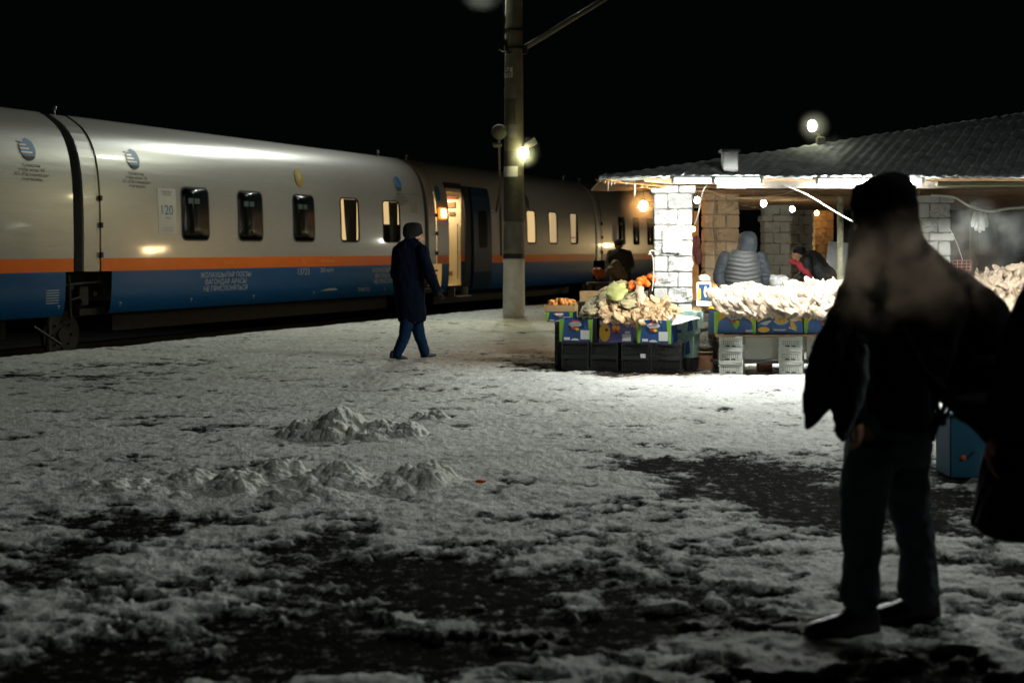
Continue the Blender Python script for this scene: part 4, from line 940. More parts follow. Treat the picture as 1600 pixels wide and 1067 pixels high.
leaf("large pale green leaf standing upright in the ochre cloth heap", 962, 470, 15.35, 17, 27, .35, 'leafgreen', 1, 4)
leaf("folded ochre leaf left of the large upright one", 938, 482, 15.3, 9, 18, .3, 'leaf', 4, 6)
leaf("small curled brownish leaf low at the left of the cloth heap", 922, 491, 15.2, 13, 13, .2, 'leaf', 7, 3)
leaf("pale upright leaf at the right of the cloth heap", 1002, 476, 15.3, 8, 29, .3, 'fish_pale', 9, -3)
leaf("dry ochre leaf lying across the middle of the cloth heap", 982, 482, 15.25, 15, 14, .2, 'leaf', 12, 8)
# dried fish
def fish_mesh(seed):
    rr = random.Random(seed); L0, Wd = .30, .085; n, mth_ = 15, 7; top = []; bot = []
    ph = rr.uniform(0, 6)
    for i in range(n):
        u = i/(n-1); x = (u-.5)*L0
        w_ = Wd*(max(0, math.sin(math.pi*min(1, u*1.02)))**.34 if u < .9 else .5+(u-.9)*3)*(1+.14*math.sin(u*29+ph)+.06*math.sin(u*53)); w_ = max(w_, .012)
        zc = .015*math.sin(u*3+ph)+.005*math.sin(u*9+ph)
        r = []
        for j in range(mth_):
            v = j/(mth_-1)*2-1; r.append(Vector((x, v*w_*.62, zc+.016*(1-v*v)+.006*math.sin(v*7+u*11+ph)+.010*v*v*math.sin(u*9+ph))))
        top.append(r)
    m = MB(); m.grid(top, thick=(0, 0, -.012)); return m
fish_lib = {}
def fishes(label, n, fn, mt, seed, scale=(.85, 1.2), group=None):
    rr = random.Random(seed)
    for k in range(n):
        key = (mt, k % 5)
        if key not in fish_lib:
            o = fish_mesh(k % 5+seed).build("dried_fish", M[mt], smooth=True); fish_lib[key] = o
        else: o = fish_lib[key].copy(); COL.objects.link(o)
        px, py, Y, ang_, tilt, yaw = fn(k, n, rr); s_ = rr.uniform(*scale)
        o.location = at(px, py, Y); o.scale = (s_, s_*rr.uniform(.9, 1.25), s_)
        o.rotation_euler = (Matrix.Rotation(yaw, 3, 'Z')@Matrix.Rotation(ang_, 3, 'Y')@Matrix.Rotation(tilt, 3, 'X')).to_euler()
        tag(o, label, "dried fish", group)
def f2(k, n, rr):     # right stall rows
    row = k % 4; u = (k//4+rr.uniform(-.3, .3))/(n//4); px = 1126+u*188
    if 1296 < px < 1303: px += 6
    top = 462-9*math.sin(min(1, (px-1120)/90)*math.pi*.7)*1.0+(6 if 1190 < px < 1225 else 0)-(6 if px > 1240 else 0)
    py = 480+(top-480)*(row/3)+rr.uniform(-2, 2); Y = 14.66+.14*row+rr.uniform(-.03, .03)
    return px, py, Y, (rr.uniform(.4, .9) if row < 2 else rr.uniform(-.1, .6))*(-1 if px > 1245 and rr.random() < .5 else 1), rr.uniform(.75, 1.3), rr.uniform(-.35, .15)
fishes("pale dried fish in the dense leaning row on the right stall's cartons", 168, f2, 'fish_pale', 3, (.85, 1.25), "dried fish on the right stall")
def f1(k, n, rr):
    row = k % 4; u = rr.random(); px = 945+u*108; top = 480-(8 if px > 1000 else 0)-8*math.sin(max(0, (px-1000)/55)*math.pi)*(px > 1000)
    py = 496+(px-945)*.08+(top-496)*(row/3)+rr.uniform(-2, 2); Y = 15.12-.12*u+.12*row
    return px, py, Y, rr.uniform(-1.2, 1.2), rr.uniform(.6, 1.4), rr.uniform(-.5, .5)
fishes("golden dried fish heaped over the fruit cartons of the left stall", 88, f1, 'fish', 9, (.6, .9), "dried fish on the left stall")
def f3(k, n, rr):
    px = rr.uniform(1528, 1625); e = (px-1528)/70; top = 432-8*math.sin(e*2)-(18 if px > 1575 else 0)*rr.random(); py = rr.uniform(top, 482 if px > 1555 else 460)
    return px, py, 15.8+(490-py)*.008, rr.uniform(-1.4, 1.4), rr.uniform(.6, 1.4), rr.uniform(-.6, .6)
fishes("white lit dried fish piled on the stall at the photo's right edge", 70, f3, 'fish_pale', 21, (.8, 1.15), "dried fish on the far right stall")
# right stall: cartons on a table, white crates, grey skirt
tb = empty("stall_table", (3.1, 15, 0), "low table of the right stall under the yellow and blue cartons", "table")
m = MB(); m.box((3.36, 14.98, .462), (2.05, .62, .03)); m.build("table_top", M['wood'], tb)
m = MB(); m.box((2.945, 14.86, .315), (.50, .02, .27)); m.build("grey_skirt", M['cloth_grey'], tb)
m = MB(); m.box((3.62, 14.86, .31), (.40, .02, .27)); m.build("grey_skirt", M['cloth_grey'], tb)
m = MB(); m.box((3.1, 15.0, .145), (1.5, .35, .03)); m.build("shelf", M['blackplastic'], tb)
for x in (2.42, 4.3):
    for y in (14.8, 15.24): m = MB(); m.box((x, y, .223), (.05, .05, .446)); m.build("leg", M['dark_timber'], tb)
fix(tb)
m = MB(); p = at(1197, 577, 15.0); m.bbox((p.x, 15.1, .065), (.16, .16, .11), .008); tag(m.build("wooden_box", M['stoolwood']), "small brown box in the dark under the right stall's shelf", "box")
for px0, px1, st, lb in ((1116, 1181.5, 'bluey', "blue carton with yellow arcs and green ends, leftmost under the pale dried fish"), (1183.5, 1254.5, 'banana', "blue carton with banana print, middle one under the pale dried fish"),
                        (1256.5, 1322, 'bluey', "blue carton with yellow arcs partly hidden by the dark man's sleeve"), (1323.5, 1390, 'banana', "carton of the right stall wholly behind the dark man")):
    X0, X1 = [(q-800)*14.7/F for q in (px0, px1)]; carton(((X0+X1)/2, 14.7+.21, .482), 0, X1-X0, .40, .255, st, lb, "cartons under the pale dried fish")
for px, lb in ((1140, "left"), (1233, "right")):
    for j in range(3):
        p = at(px+6, 0, 14.75); p = Vector((p.x, 14.83, .008+j*.150)); crate('white', .265, .30, .148, 9, 3, p, D2R(-17)+(.02, -.02, .01)[j], f"white plastic crate, {['lowest', 'middle', 'topmost'][j]} of the {lb} stack under the right stall", "white crates under the right stall")
# stool, sack, display cartons beside the front pillar
t = empty("wooden_stool", at(1104, 560, 15.3), "brown wooden box stool beside the front pillar carrying the grey sack", "stool"); t.location.z = 0
p = Vector((at(1104, 0, 15.4).x, 15.4, 0)); m = MB(); m.bbox(p+Vector((0, 0, .11)), (.24, .22, .20), .01, rz=-.3); m.build("box", M['stoolwood'], t); m = MB(); m.bbox(p+Vector((0, 0, .222)), (.27, .25, .02), .006, rz=-.3); m.build("top", M['wood'], t); fix(t)
m = MB(); m.ell(p+Vector((0, 0, .38)), (.125, .12, .17)); m.ell(p+Vector((.02, 0, .29)), (.15, .14, .07)); m.ell(p+Vector((-.02, -.02, .52)), (.13, .1, .06)); m.ell(p+Vector((-.1, -.02, .17)), (.05, .06, .12))
tag(m.build("knitted_sack", M['sack'], remesh=.012, smooth_it=3), "grey knitted sack slumped on the wooden stool by the pillar", "sack")
p = Vector((at(1097, 0, 16.0).x, 15.8, 0)); m = MB(); m.bbox(p+Vector((.02, .15, .33)), (.2, .2, .645), .01); tag(m.build("support_box", M['cardin']), "dark box behind the grey sack carrying the tall printed carton", "box")
t = empty("display_carton", p+Vector((0, 0, .66)), "tall yellow and blue printed carton between the front pillar and hooded vendor", "carton")
m = MB(); m.bbox(p+Vector((.0, .05, .90)), (.17, .14, .30), .01, rz=-.25); m.build("carton_body", M['cardwhite'], t)
m = MB(); R = Matrix.Rotation(-.25, 3, 'Z'); m.box(p+R@Vector((.01, -.072, 0))+Vector((0, .05, .92)), (.13, .004, .2), R=R); m.build("label", M['cardblue'], t)
m = MB(); m.ell(p+R@Vector((-.045, -.076, 0))+Vector((0, .05, .90)), (.022, .004, .075)); m.build("yellow_print", M['cardyellow'], t)
m = MB(); m.ell(p+R@Vector((.03, -.076, 0))+Vector((0, .05, .93)), (.025, .004, .07)); m.build("white_print", M['cardwhite'], t)
m = MB(); m.bbox(p+Vector((0, .05, .775)), (.18, .15, .06), .01, rz=-.25); m.build("white_base", M['cardwhite'], t); fix(t)
m = MB(); m.bbox(p+Vector((0, .04, 1.09)), (.14, .12, .10), .03); tag(m.build("food_bag", M['fish_pale']), "pale packet on top of the tall printed carton", "packet")
m = MB(); m.bbox(p+Vector((.17, .3, .82)), (.20, .2, .24), .01); tag(m.build("yellow_carton", M['cardyellow']), "yellow carton behind the tall printed carton, left of the hooded vendor", "carton")
m = MB(); m.bbox(p+Vector((.17, .3, .34)), (.22, .22, .68), .01); tag(m.build("support_box", M['cardin']), "dark box carrying the yellow carton by the hooded vendor", "box")
o = og_.copy(); COL.objects.link(o); o.location = p+Vector((.15, .22, .98)); tag(o, "one round fruit on the yellow carton beside the hooded vendor", "fruit"); del o['group']; o.name = "round_fruit"
# red nets
for k, (px, y0, y1) in enumerate(((1089, 370, 392), (1091, 388, 412), (1085, 372, 398))):
    m = MB(); a, b_ = at(px, y0, 17.6), at(px, y1, 17.6); m.ell((a+b_)/2, (.055, .05, (a-b_).length*.6)); tag(m.build("red_net", M['chilli'], smooth=True), ["dark red net bag, upper one hanging right of the front pillar", "dark red net bag, lowest one hanging right of the front pillar", "dark red net bag touching the front pillar's right edge"][k], "net bag")
m = MB(); a, b_ = at(1086, 330, 18.5), at(1086, 470, 18.5); m.box((a+b_)/2, (.10, .03, (a-b_).length)); tag(m.build("upright_board", M['wood_orange']), "narrow orange board standing behind the red nets", "board")
# back table with bags
t = empty("back_table", (4.6, 18.2, 0), "dark rear counter behind the dried fish where the bending vendor works", "table")
m = MB(); m.box((4.35, 18.0, .86), (1.9, .6, .04)); m.build("table_top", M['blackplastic'], t); m = MB(); m.box((4.35, 17.76, .43), (1.8, .03, .80)); m.build("front_panel", M['cardin'], t); fix(t)
def lump(label, name, cat, px, py, Y, r, mt, seed):
    rr = random.Random(seed); m = MB(); c = at(px, py, Y)
    for k in range(7): m.ell(c+Vector((rr.uniform(-.5, .5)*r[0], rr.uniform(-.3, .3)*r[1], rr.uniform(-.4, .4)*r[2])), (r[0]*rr.uniform(.4, .6), r[1]*.6, r[2]*rr.uniform(.5, .7)))
    return tag(m.build(name, M[mt], remesh=.012, smooth_it=2), label, cat)
lump("crumpled white plastic bag right of the hooded vendor", "plastic_bag", "bag", 1217, 441, 17.7, (.17, .12, .12), 'bagwhite', 1)
lump("pale blue plastic bag under the bending vendor", "plastic_bag", "bag", 1271, 441, 17.7, (.10, .08, .075), 'bagblue', 2)
m = MB(); m.bbox(at(1311, 470, 15.1), (.10, .2, .14), .02); tag(m.build("white_tub", M['cardwhite']), "white tub at the right end of the dried fish rows", "tub")
m = MB(); P = [[at(1296+u*30-8*(1-v)*(1-u), 429-52*v+3*u, 18.8+.1*u) for u in (0, .5, 1)] for v in (0, .5, 1)]; m.grid(P, thick=(0, .03, 0)); tag(m.build("white_board", M['bagwhite']), "leaning whitish sheet behind the peeling pipe post", "sheet")
# far right stall
t = empty("side_stall", (6.2, 16, 0), "dark slatted stand at the photo's right edge under the white lit fish", "stall")
for k in range(4): m = MB(); m.box((6.55, 15.75, .62-.06*k), (1.2, .05, .025)); m.build("slat", M['dark_timber'], t)
m = MB(); m.box((6.55, 16.1, .655), (1.3, .7, .03)); m.build("top_board", M['wood'], t)
for x in (6.0, 7.1): m = MB(); m.box((x, 15.8, .32), (.06, .06, .64)); m.build("leg", M['dark_timber'], t)
fix(t)
t = empty("pink_basket", at(1499, 415, 17), "thin pink wire basket hanging right of the white stone pillar", "basket")
m = MB()
for y in (407, 412, 417, 422):
    c = at(1499, y, 17); m.tube([c+Vector((-.16, 0, 0)), c+Vector((.16, 0, 0))], .006, 6)
for k in range(6):
    m.tube([at(1482+k*7, 407, 17), at(1482+k*7, 422, 17)], .005, 6)
m.build("wire_front", M['pinkplastic'], t); fix(t)
# blue box on the platform
X, Y = gnd(1513, 750); t = empty("blue_box", (X, Y+.15, 0), "dull blue plastic box with an orange sticker on the dark patch", "box")
m = MB(); m.bbox((X+.03, Y+.15, .205), (.28, .28, .40), .012); m.build("box_body", M['bluebox'], t)
m = MB(); m.bbox((X+.03, Y+.15, .41), (.30, .30, .02), .006); m.build("lid", M['bluebox'], t)
m = MB(); m.ell(at(1505, 715, Y+.005), (.018, .004, .016)); m.build("spot", M['reddot'], t)
m = MB(); m.tube([at(1516, 709, Y), at(1523, 706, Y)], .006, 6); m.build("latch", M['ink'], t); fix(t)
# ------------------------------------------------------------------ people
def silo(mb, Y, rings, yo=0, seg=24, mi=0, sq=.85):
    R_ = []
    for r in rings:
        py, a, c_, th = r[:4]; yy = Y+(r[4] if len(r) > 4 else yo); A, B = at(a, py, Y), at(c_, py, Y); cx = (A.x+B.x)/2; rx = (B.x-A.x)/2
        R_.append([Vector((cx+rx*math.copysign(abs(math.cos(t))**sq, math.cos(t)), yy+th/2*math.copysign(abs(math.sin(t))**sq, math.sin(t)), A.z)) for t in [2*math.pi*k/seg for k in range(seg)]])
    return mb.loft(R_, mi=mi)
def hand(mb, wr, d, nrm, k=1.0, curl=.5, thumb=1):
    d = Vector(d).normalized(); nrm = Vector(nrm); nrm = (nrm-d*nrm.dot(d)).normalized(); side = d.cross(nrm).normalized()*thumb; wr = Vector(wr)
    R = Matrix((side, nrm, d)).transposed(); mb.ell(wr+d*.045*k, (.042*k, .019*k, .055*k), R)
    for i, (o_, L0) in enumerate(((.031, .068), (.011, .078), (-.010, .073), (-.029, .057))):
        p = wr+d*.080*k+side*o_*k; ang_ = .15+.1*i*curl; pts = [p]; q = 0
        for sgm in (.45, .32, .23):
            q += curl*.75; dd = (d*math.cos(q)+nrm*math.sin(q)); p = p+dd*L0*k*sgm*1.1; pts.append(p)
        mb.chain(pts, [.0095*k, .009*k, .0085*k, .0075*k], 8)
    p = wr+d*.022*k+side*.036*k; pts = [p, p+(side*.7+d*.6+nrm*.25)*.032*k, p+(side*.7+d*.6+nrm*.25)*.032*k+(d*.9+nrm*.45)*.028*k]; mb.chain(pts, [.012*k, .0105*k, .009*k], 8)
def head_prims(mb, c, fw, k=1.0, tilt=0):
    fw = Vector(fw).normalized(); up = Vector((0, 0, 1)); rt = fw.cross(up).normalized(); up = rt.cross(fw).normalized(); R = Matrix((rt, fw, up)).transposed(); c = Vector(c)
    T = lambda x, y, z: c+R@Vector((x*k, y*k, z*k))
    mb.ell(T(0, -.012, .03), (.076*k, .094*k, .088*k), R); mb.ell(T(0, .02, -.035), (.060*k, .072*k, .085*k), R); mb.ell(T(0, .055, -.085), (.032*k, .030*k, .026*k), R)
    mb.capsule(T(0, .088, .012), .010*k, T(0, .112, -.028), .015*k, 8); mb.ell(T(0, .088, -.062), (.026*k, .012*k, .007*k), R); mb.ell(T(0, .087, -.075), (.022*k, .011*k, .007*k), R)
    for s in (-1, 1): mb.ell(T(s*.078, -.005, -.01), (.009*k, .020*k, .032*k), R); mb.ell(T(s*.03, .083, .022), (.024*k, .012*k, .008*k), R); mb.ell(T(s*.038, .062, -.025), (.026*k, .022*k, .022*k), R)
    return T, R
def eyes(T, R, k, parent):
    for s in (-1, 1):
        m = MB(); m.ell(T(s*.031, .083, .004), (.012*k, .009*k, .007*k), R, 10, 6); m.build("eye", M['eye'], parent, smooth=True)
def shoe(mb, heel, toe, k=1.0, h=.105):
    heel, toe = Vector(heel), Vector(toe); d = (toe-heel); L0 = d.length; d.normalize(); up = Vector((0, 0, 1)); up = (up-d*up.dot(d)).normalized(); sd = d.cross(up); R_ = []
    for u, w_, h0 in ((0, .026, .07), (.04, .034, .10), (.18, .037, h), (.34, .038, h*.92), (.5, .043, .072), (.68, .048, .058), (.85, .043, .048), (.95, .030, .036), (1, .012, .018)):
        c = heel+d*L0*u; w_ *= k; h0 *= k
        R_.append([c+sd*w_*x+up*h0*z for x, z in ((-.8, 0), (.8, 0), (1, .12), (1, .45), (.75, .85), (.3, 1), (-.3, 1), (-.75, .85), (-1, .45), (-1, .12))])
    return mb.loft(R_)
def folds(o, amp, fx=7, fz=5, seed=0):
    me = o.data; n = len(me.vertices); co = np.empty(n*3); me.vertices.foreach_get('co', co); co = co.reshape(-1, 3); no = np.empty(n*3); me.vertex_normals.foreach_get('vector', no) if hasattr(me, 'vertex_normals') else None; no = no.reshape(-1, 3)
    d = fbm(co[:, 0]*fx+co[:, 1]*fx*.7+seed, co[:, 2]*fz+co[:, 1]*2, 3); d = np.clip(1-np.abs(d)*2.2, -1, 1)*.6+.4*fbm(co[:, 0]*fx*2+seed, co[:, 2]*fz*2, 2)
    co += no*(d*amp)[:, None]; me.vertices.foreach_set('co', co.ravel()); me.update()
# --- foreground man
FY = 4.9; k = 1.0
man = empty("person", at(1390, 985, 4.9), "large dark standing man in hood and open coat, breath steaming round his head", "person"); man.location.z = 0
b = MB(); hc = at(1383, 345, FY); T_, R_ = head_prims(b, hc, (-1, -.25, 0), 1.05)
b.capsule(at(1385, 385, FY), .06, at(1392, 430, FY), .075); b.ell(at(1398, 500, FY), (.17, .13, .24)); b.ell(at(1398, 600, FY), (.14, .12, .16)); b.ell(at(1395, 655, FY), (.15, .13, .14))
legN = [at(1368, 670, 4.85), at(1345, 790, 4.80), at(1346, 935, 4.82)]; legF = [at(1420, 670, 4.98), at(1420, 790, 4.98), at(1437, 925, 5.0)]
for l in (legN, legF): b.chain(l, [.085, .058, .042])
for (toe, hl) in ((at(1262, 981, 4.80), at(1362, 986, 4.82)), (at(1372, 962, 4.98), at(1458, 966, 5.0))):
    b.capsule(hl+Vector((-.05, 0, .045)), .028, toe+Vector((.10, 0, .035)), .018)
armN = [at(1348, 462, 4.78), at(1296, 572, 4.70), at(1328, 640, 4.68)]; armF = [at(1440, 462, 5.05), at(1442, 565, 5.1), at(1405, 632, 5.0)]
for l in (armN, armF):
    b.chain(l, [.058, .045, .034]); dd = (l[2]-l[1]).normalized(); hand(b, l[2], dd, Vector((-.3, .2, -.2)), 1, .6)
b.build("body", M['skin_dark'], man, remesh=.0085, smooth_it=1); eyes(T_, R_, 1.05, man)
h = MB(); silo(h, FY, [(268, 1388, 1396, .04), (270, 1377, 1405, .10), (275, 1363, 1415, .16), (283, 1351, 1423, .20), (296, 1341, 1429, .235), (318, 1335, 1431, .26), (345, 1335, 1432, .27), (368, 1332, 1436, .27), (386, 1329, 1452, .28), (400, 1327, 1468, .29), (416, 1325, 1486, .32), (436, 1322, 1492, .34)])
h.capsule(at(1345, 300, FY), .03, at(1340, 320, FY), .03)
o = h.build("hood", M['black_cloth2'], man, remesh=.012, smooth_it=2); folds(o, .006, 9, 9)
c = MB(); silo(c, FY, [(412, 1332, 1478, .26), (428, 1324, 1500, .32), (446, 1319, 1508, .36), (480, 1313, 1508, .38), (530, 1312, 1496, .37), (575, 1324, 1480, .35), (605, 1330, 1464, .34), (640, 1335, 1453, .33), (664, 1340, 1450, .31)])
c.chain(armN, [.088, .078, .060]); c.chain(armF, [.085, .07, .058])
o = c.build("jacket", M['black_cloth'], man, remesh=.014, smooth_it=3); folds(o, .012, 6, 6, 3)
def panel(name, pts, Y, mt, bulge=.05, thick=.022):
    m = MB(); cx = sum(p[0] for p in pts)/len(pts); cy = sum(p[1] for p in pts)/len(pts); w_ = max(abs(p[0]-cx) for p in pts)
    f = [at(p[0], p[1], Y+(p[2] if len(p) > 2 else 0)) for p in pts]; ctr = at(cx, cy, Y-bulge); n = len(pts); T = Vector((0, thick, 0))
    mid = [q.lerp(ctr, .5)+Vector((0, -bulge*.35, 0)) for q in f]; vs = f+mid+[ctr]; vs2 = [v+T for v in vs]; N2 = len(vs); fs = []
    for i in range(n):
        j = (i+1) % n; fs += [(i, j, n+j, n+i), (n+i, n+j, 2*n), (N2+j, N2+i, N2+n+i, N2+n+j), (N2+n+j, N2+n+i, N2+2*n), (j, i, N2+i, N2+j)]
    m.add(vs+vs2, fs); o = m.build(name, M[mt], man, remesh=.008, smooth_it=3); folds(o, .007, 9, 7, Y*3); return o
panel("coat_flap", [(1318, 478), (1296, 498), (1275, 530), (1262, 562), (1257, 600), (1256, 640), (1260, 672), (1268, 668), (1284, 652), (1302, 636), (1318, 600), (1330, 550), (1334, 500)], 4.66, 'black_cloth', .06)
panel("coat_flap", [(1335, 520), (1316, 570), (1305, 610), (1302, 650), (1308, 680), (1318, 692), (1328, 680), (1336, 655), (1346, 620), (1354, 570), (1356, 530)], 4.64, 'black_cloth', .05)
panel("coat_lining", [(1352, 535), (1344, 560), (1338, 600), (1326, 640), (1318, 680), (1324, 684), (1336, 662), (1350, 628), (1358, 590), (1360, 550)], 4.62, 'lining', .01)
swt = MB(); silo(swt, FY, [(480, 1352, 1448, .30), (540, 1352, 1450, .385), (600, 1350, 1450, .385), (645, 1345, 1452, .37), (668, 1342, 1455, .345)]); o = swt.build("sweater", M['sweater'], man, remesh=.013, smooth_it=2); folds(o, .007, 5, 12, 7)
t_ = MB(); silo(t_, 4.86, [(640, 1335, 1462, .30, .04), (668, 1332, 1460, .31, .04), (700, 1328, 1455, .28, .04), (725, 1325, 1452, .25, .04)])
silo(t_, 4.82, [(690, 1327, 1402, .20), (730, 1319, 1393, .20), (770, 1314, 1386, .185), (800, 1315, 1380, .175), (840, 1318, 1376, .165), (880, 1320, 1371, .155), (910, 1317, 1372, .15), (928, 1313, 1374, .15), (940, 1318, 1372, .14), (952, 1322, 1366, .12)])
silo(t_, 4.98, [(690, 1375, 1454, .20), (730, 1380, 1449, .20), (765, 1384, 1449, .185), (795, 1392, 1450, .175), (830, 1402, 1456, .165), (870, 1408, 1460, .155), (900, 1407, 1464, .15), (922, 1405, 1466, .15), (935, 1410, 1462, .14), (946, 1412, 1456, .12)])
o = t_.build("jeans", M['jeans'], man, remesh=.010, smooth_it=2); folds(o, .009, 10, 9, 1)
for hl, toe in ((Vector((at(1372, 0, 4.81).x, 4.81, .012)), Vector((at(1254, 0, 4.79).x, 4.77, .012))), (Vector((at(1467, 0, 4.99).x, 5.0, .012)), Vector((at(1352, 0, 4.97).x, 4.95, .012)))):
    m = MB(); shoe(m, hl, toe, 1.08, .125); o = m.build("shoe", M['shoe'], man, remesh=.008, smooth_it=2)
    m = MB(); dd = (toe-hl); R_m = dd.to_track_quat('X', 'Z').to_matrix(); m.box((hl+toe)/2+Vector((0, 0, -.004)), (dd.length*.96, .085, .014), R=R_m); m.build("sole", M['rubber'], o)
fix(man)
bp_ = empty("backpack", at(1520, 540, 5.0), "bulky black backpack on the large dark man's back", "backpack")
m = MB(); silo(m, 4.98, [(420, 1470, 1496, .14), (430, 1460, 1512, .24), (444, 1455, 1528, .30), (468, 1455, 1560, .33), (500, 1455, 1577, .35), (540, 1458, 1585, .36), (580, 1462, 1586, .36), (610, 1468, 1578, .33), (628, 1474, 1562, .28), (640, 1484, 1540, .18)])
o = m.build("pack_body", M['black_cloth'], bp_, remesh=.014, smooth_it=3); folds(o, .010, 5, 5, 9)
m = MB(); silo(m, 4.86, [(540, 1490, 1560, .10), (560, 1482, 1572, .16), (600, 1484, 1570, .16), (620, 1492, 1556, .1)]); m.build("front_pocket", M['black_cloth'], bp_, remesh=.012, smooth_it=2)
m = MB(); m.tube([at(1478, 430, 4.95), at(1440, 428, 4.85), at(1408, 448, 4.74), (at(1400, 500, 4.70)), at(1440, 580, 4.72), at(1478, 612, 4.8)], .02, 8); m.build("shoulder_strap", M['black_cloth2'], bp_, smooth=True)
for P in ([at(1468, 612, 4.8), at(1464, 632, 4.8), at(1468, 650, 4.8), at(1462, 672, 4.8), at(1458, 690, 4.8)], [at(1480, 618, 4.8), at(1474, 640, 4.8), at(1466, 655, 4.8)], [at(1484, 640, 4.8), at(1476, 652, 4.8), at(1468, 660, 4.8)]):
    m = MB(); m.tube(P, [.009]*(len(P)-1)+[.006], 7); m.build("dangling_strap", M['rubber'], bp_, smooth=True)
m = MB(); m.bbox(at(1469, 655, 4.8), (.045, .02, .05), .008); m.build("buckle", M['rubber'], bp_); fix(bp_)
# --- second dark person at the right edge
SY = 4.45
q2 = empty("person", Vector((at(1668, 0, SY).x, SY, 0)), "dark figure in a long black coat cut by the photo's right edge", "person")
b = MB(); cx = 1672
T_, R_ = head_prims(b, at(cx, 330, SY), (-1, .2, 0), 1.02); b.capsule(at(cx, 380, SY), .06, at(cx, 420, SY), .07); b.ell(at(cx, 500, SY), (.17, .13, .24)); b.ell(at(cx, 640, SY), (.16, .13, .18))
for dy in (-.1, .1): b.chain([Vector((at(cx, 0, SY).x, SY+dy, .86)), Vector((at(cx+20, 0, SY).x, SY+dy, .46)), Vector((at(cx+62, 0, SY).x, SY+dy*1.1, .08))], [.085, .058, .042])
armW = [at(1632, 470, SY-.12), at(1588, 592, SY-.1), at(1556, 672, SY-.05)]; b.chain(armW, [.055, .043, .032]); hand(b, armW[2]+Vector((-.005, 0, -.01)), Vector((-.25, 0, -1)), Vector((.6, -.3, 0)), 1, .55)
arm2 = [at(1710, 470, SY), at(1725, 590, SY), at(1715, 690, SY)]; b.chain(arm2, [.055, .043, .032]); hand(b, arm2[2], (0, 0, -1), (-.5, 0, 0), 1, .5)
b.build("body", M['skin_dark'], q2, remesh=.0085, smooth_it=1); eyes(T_, R_, 1.02, q2)
c = MB(); silo(c, SY, [(415, 1635, 1705, .22), (440, 1612, 1730, .32), (480, 1600, 1742, .36), (540, 1590, 1745, .36), (600, 1578, 1748, .37), (660, 1560, 1755, .40), (720, 1546, 1765, .43), (780, 1533, 1775, .46), (826, 1523, 1785, .48), (830, 1525, 1782, .47)])
c.chain(armW, [.085, .078, .058]); c.chain(arm2, [.08, .07, .055]); o = c.build("long_coat", M['black_cloth2'], q2, remesh=.014, smooth_it=3); folds(o, .012, 6, 2, 5)
h = MB(); h.ell(at(cx, 305, SY), (.115, .125, .11)); h.build("cap", M['fur'], q2, remesh=.012, smooth_it=2)
for dy in (-.11, .11):
    m = MB(); x = at(cx+58, 0, SY).x; shoe(m, (x+.08, SY+dy, .01), (x-.20, SY+dy, .01), 1.1, .12); m.capsule((x, SY+dy, .1), .058, (x, SY+dy, .42), .068); m.build("boot", M['shoe'], q2, remesh=.009, smooth_it=2)
fix(q2)
t = empty("shoulder_bag", at(1530, 640, 4.7), "black bag slung between the large man's backpack and the long coat", "bag")
m = MB(); silo(m, 4.72, [(596, 1572, 1600, .1), (612, 1566, 1606, .18), (624, 1490, 1606, .20), (640, 1486, 1604, .22), (656, 1500, 1602, .22), (672, 1522, 1600, .2), (690, 1540, 1596, .15), (700, 1552, 1590, .1)]); o = m.build("bag_body", M['black_cloth'], t, remesh=.013, smooth_it=3); folds(o, .008, 6, 6, 2)
m = MB(); m.tube([at(1590, 606, 4.62), at(1622, 520, 4.4), at(1640, 440, 4.25)], .014, 8); m.build("strap", M['black_cloth2'], t, smooth=True); fix(t)
# --- walker in navy coat
WY = 16.85
wk = empty("person", Vector((at(641, 0, WY).x, WY, 0)), "man in long navy coat and black fur hat walking toward the open train door", "person"); k = 1.0
b = MB(); T_, R_ = head_prims(b, at(648, 370, WY), (.92, .38, -.05), 1.05); b.capsule(at(646, 378, WY), .058, at(642, 392, WY), .07); b.ell(at(640, 410, WY), (.17, .13, .26)); b.ell(at(641, 455, WY), (.15, .13, .2)); b.ell(at(642, 488, WY), (.15, .13, .15))
lB = [at(638, 492, 16.75), at(632, 526, 16.72), at(621, 551, 16.70)]; lF = [at(648, 492, 16.95), at(656, 526, 16.98), at(664, 548, 17.0)]
for l in (lB, lF): b.chain(l, [.085, .058, .042])
b.capsule(at(615, 556, 16.7), .022, at(624, 558, 16.7), .018); b.capsule(at(663, 556, 17), .022, at(671, 556, 17.03), .018)
aR = [at(660, 392, 16.72), at(671, 428, 16.68), at(682, 452, 16.7)]; aL = [at(622, 392, 16.98), at(618, 428, 17.05), at(628, 455, 17.1)]
for l in (aR, aL): b.chain(l, [.055, .045, .034]); hand(b, l[2], (l[2]-l[1]), Vector((.3, .8, 0)), 1, .6)
b.build("body", M['skin'], wk, remesh=.0095, smooth_it=1); eyes(T_, R_, 1.05, wk)
for l in (aR, aL): g = MB(); hand(g, l[2], (l[2]-l[1]), Vector((.3, .8, 0)), 1.16, .6); g.ell(l[2], (.042, .042, .05)); g.build("glove", M['fur'], wk, remesh=.008)
h = MB(); silo(h, WY, [(347.5, 640, 652, .12), (350, 633, 658, .22), (356, 629.5, 660, .26), (364, 629, 660.5, .27), (369, 630, 656, .26), (373, 633, 650, .2)]); h.capsule(at(658, 363, WY-.05), .028, at(655, 361, WY+.1), .03); h.ell(at(640, 371, WY-.09), (.05, .03, .07))
h.build("fur_hat", M['fur'], wk, remesh=.012, smooth_it=2)
c = MB(); silo(c, WY, [(374, 632, 652, .18), (380, 622, 660, .26), (388, 615, 664, .32), (400, 613, 665, .36), (425, 613, 664, .37), (450, 615, 663, .38), (475, 618, 664, .40), (492, 621, 666, .42), (502, 623, 665, .42)])
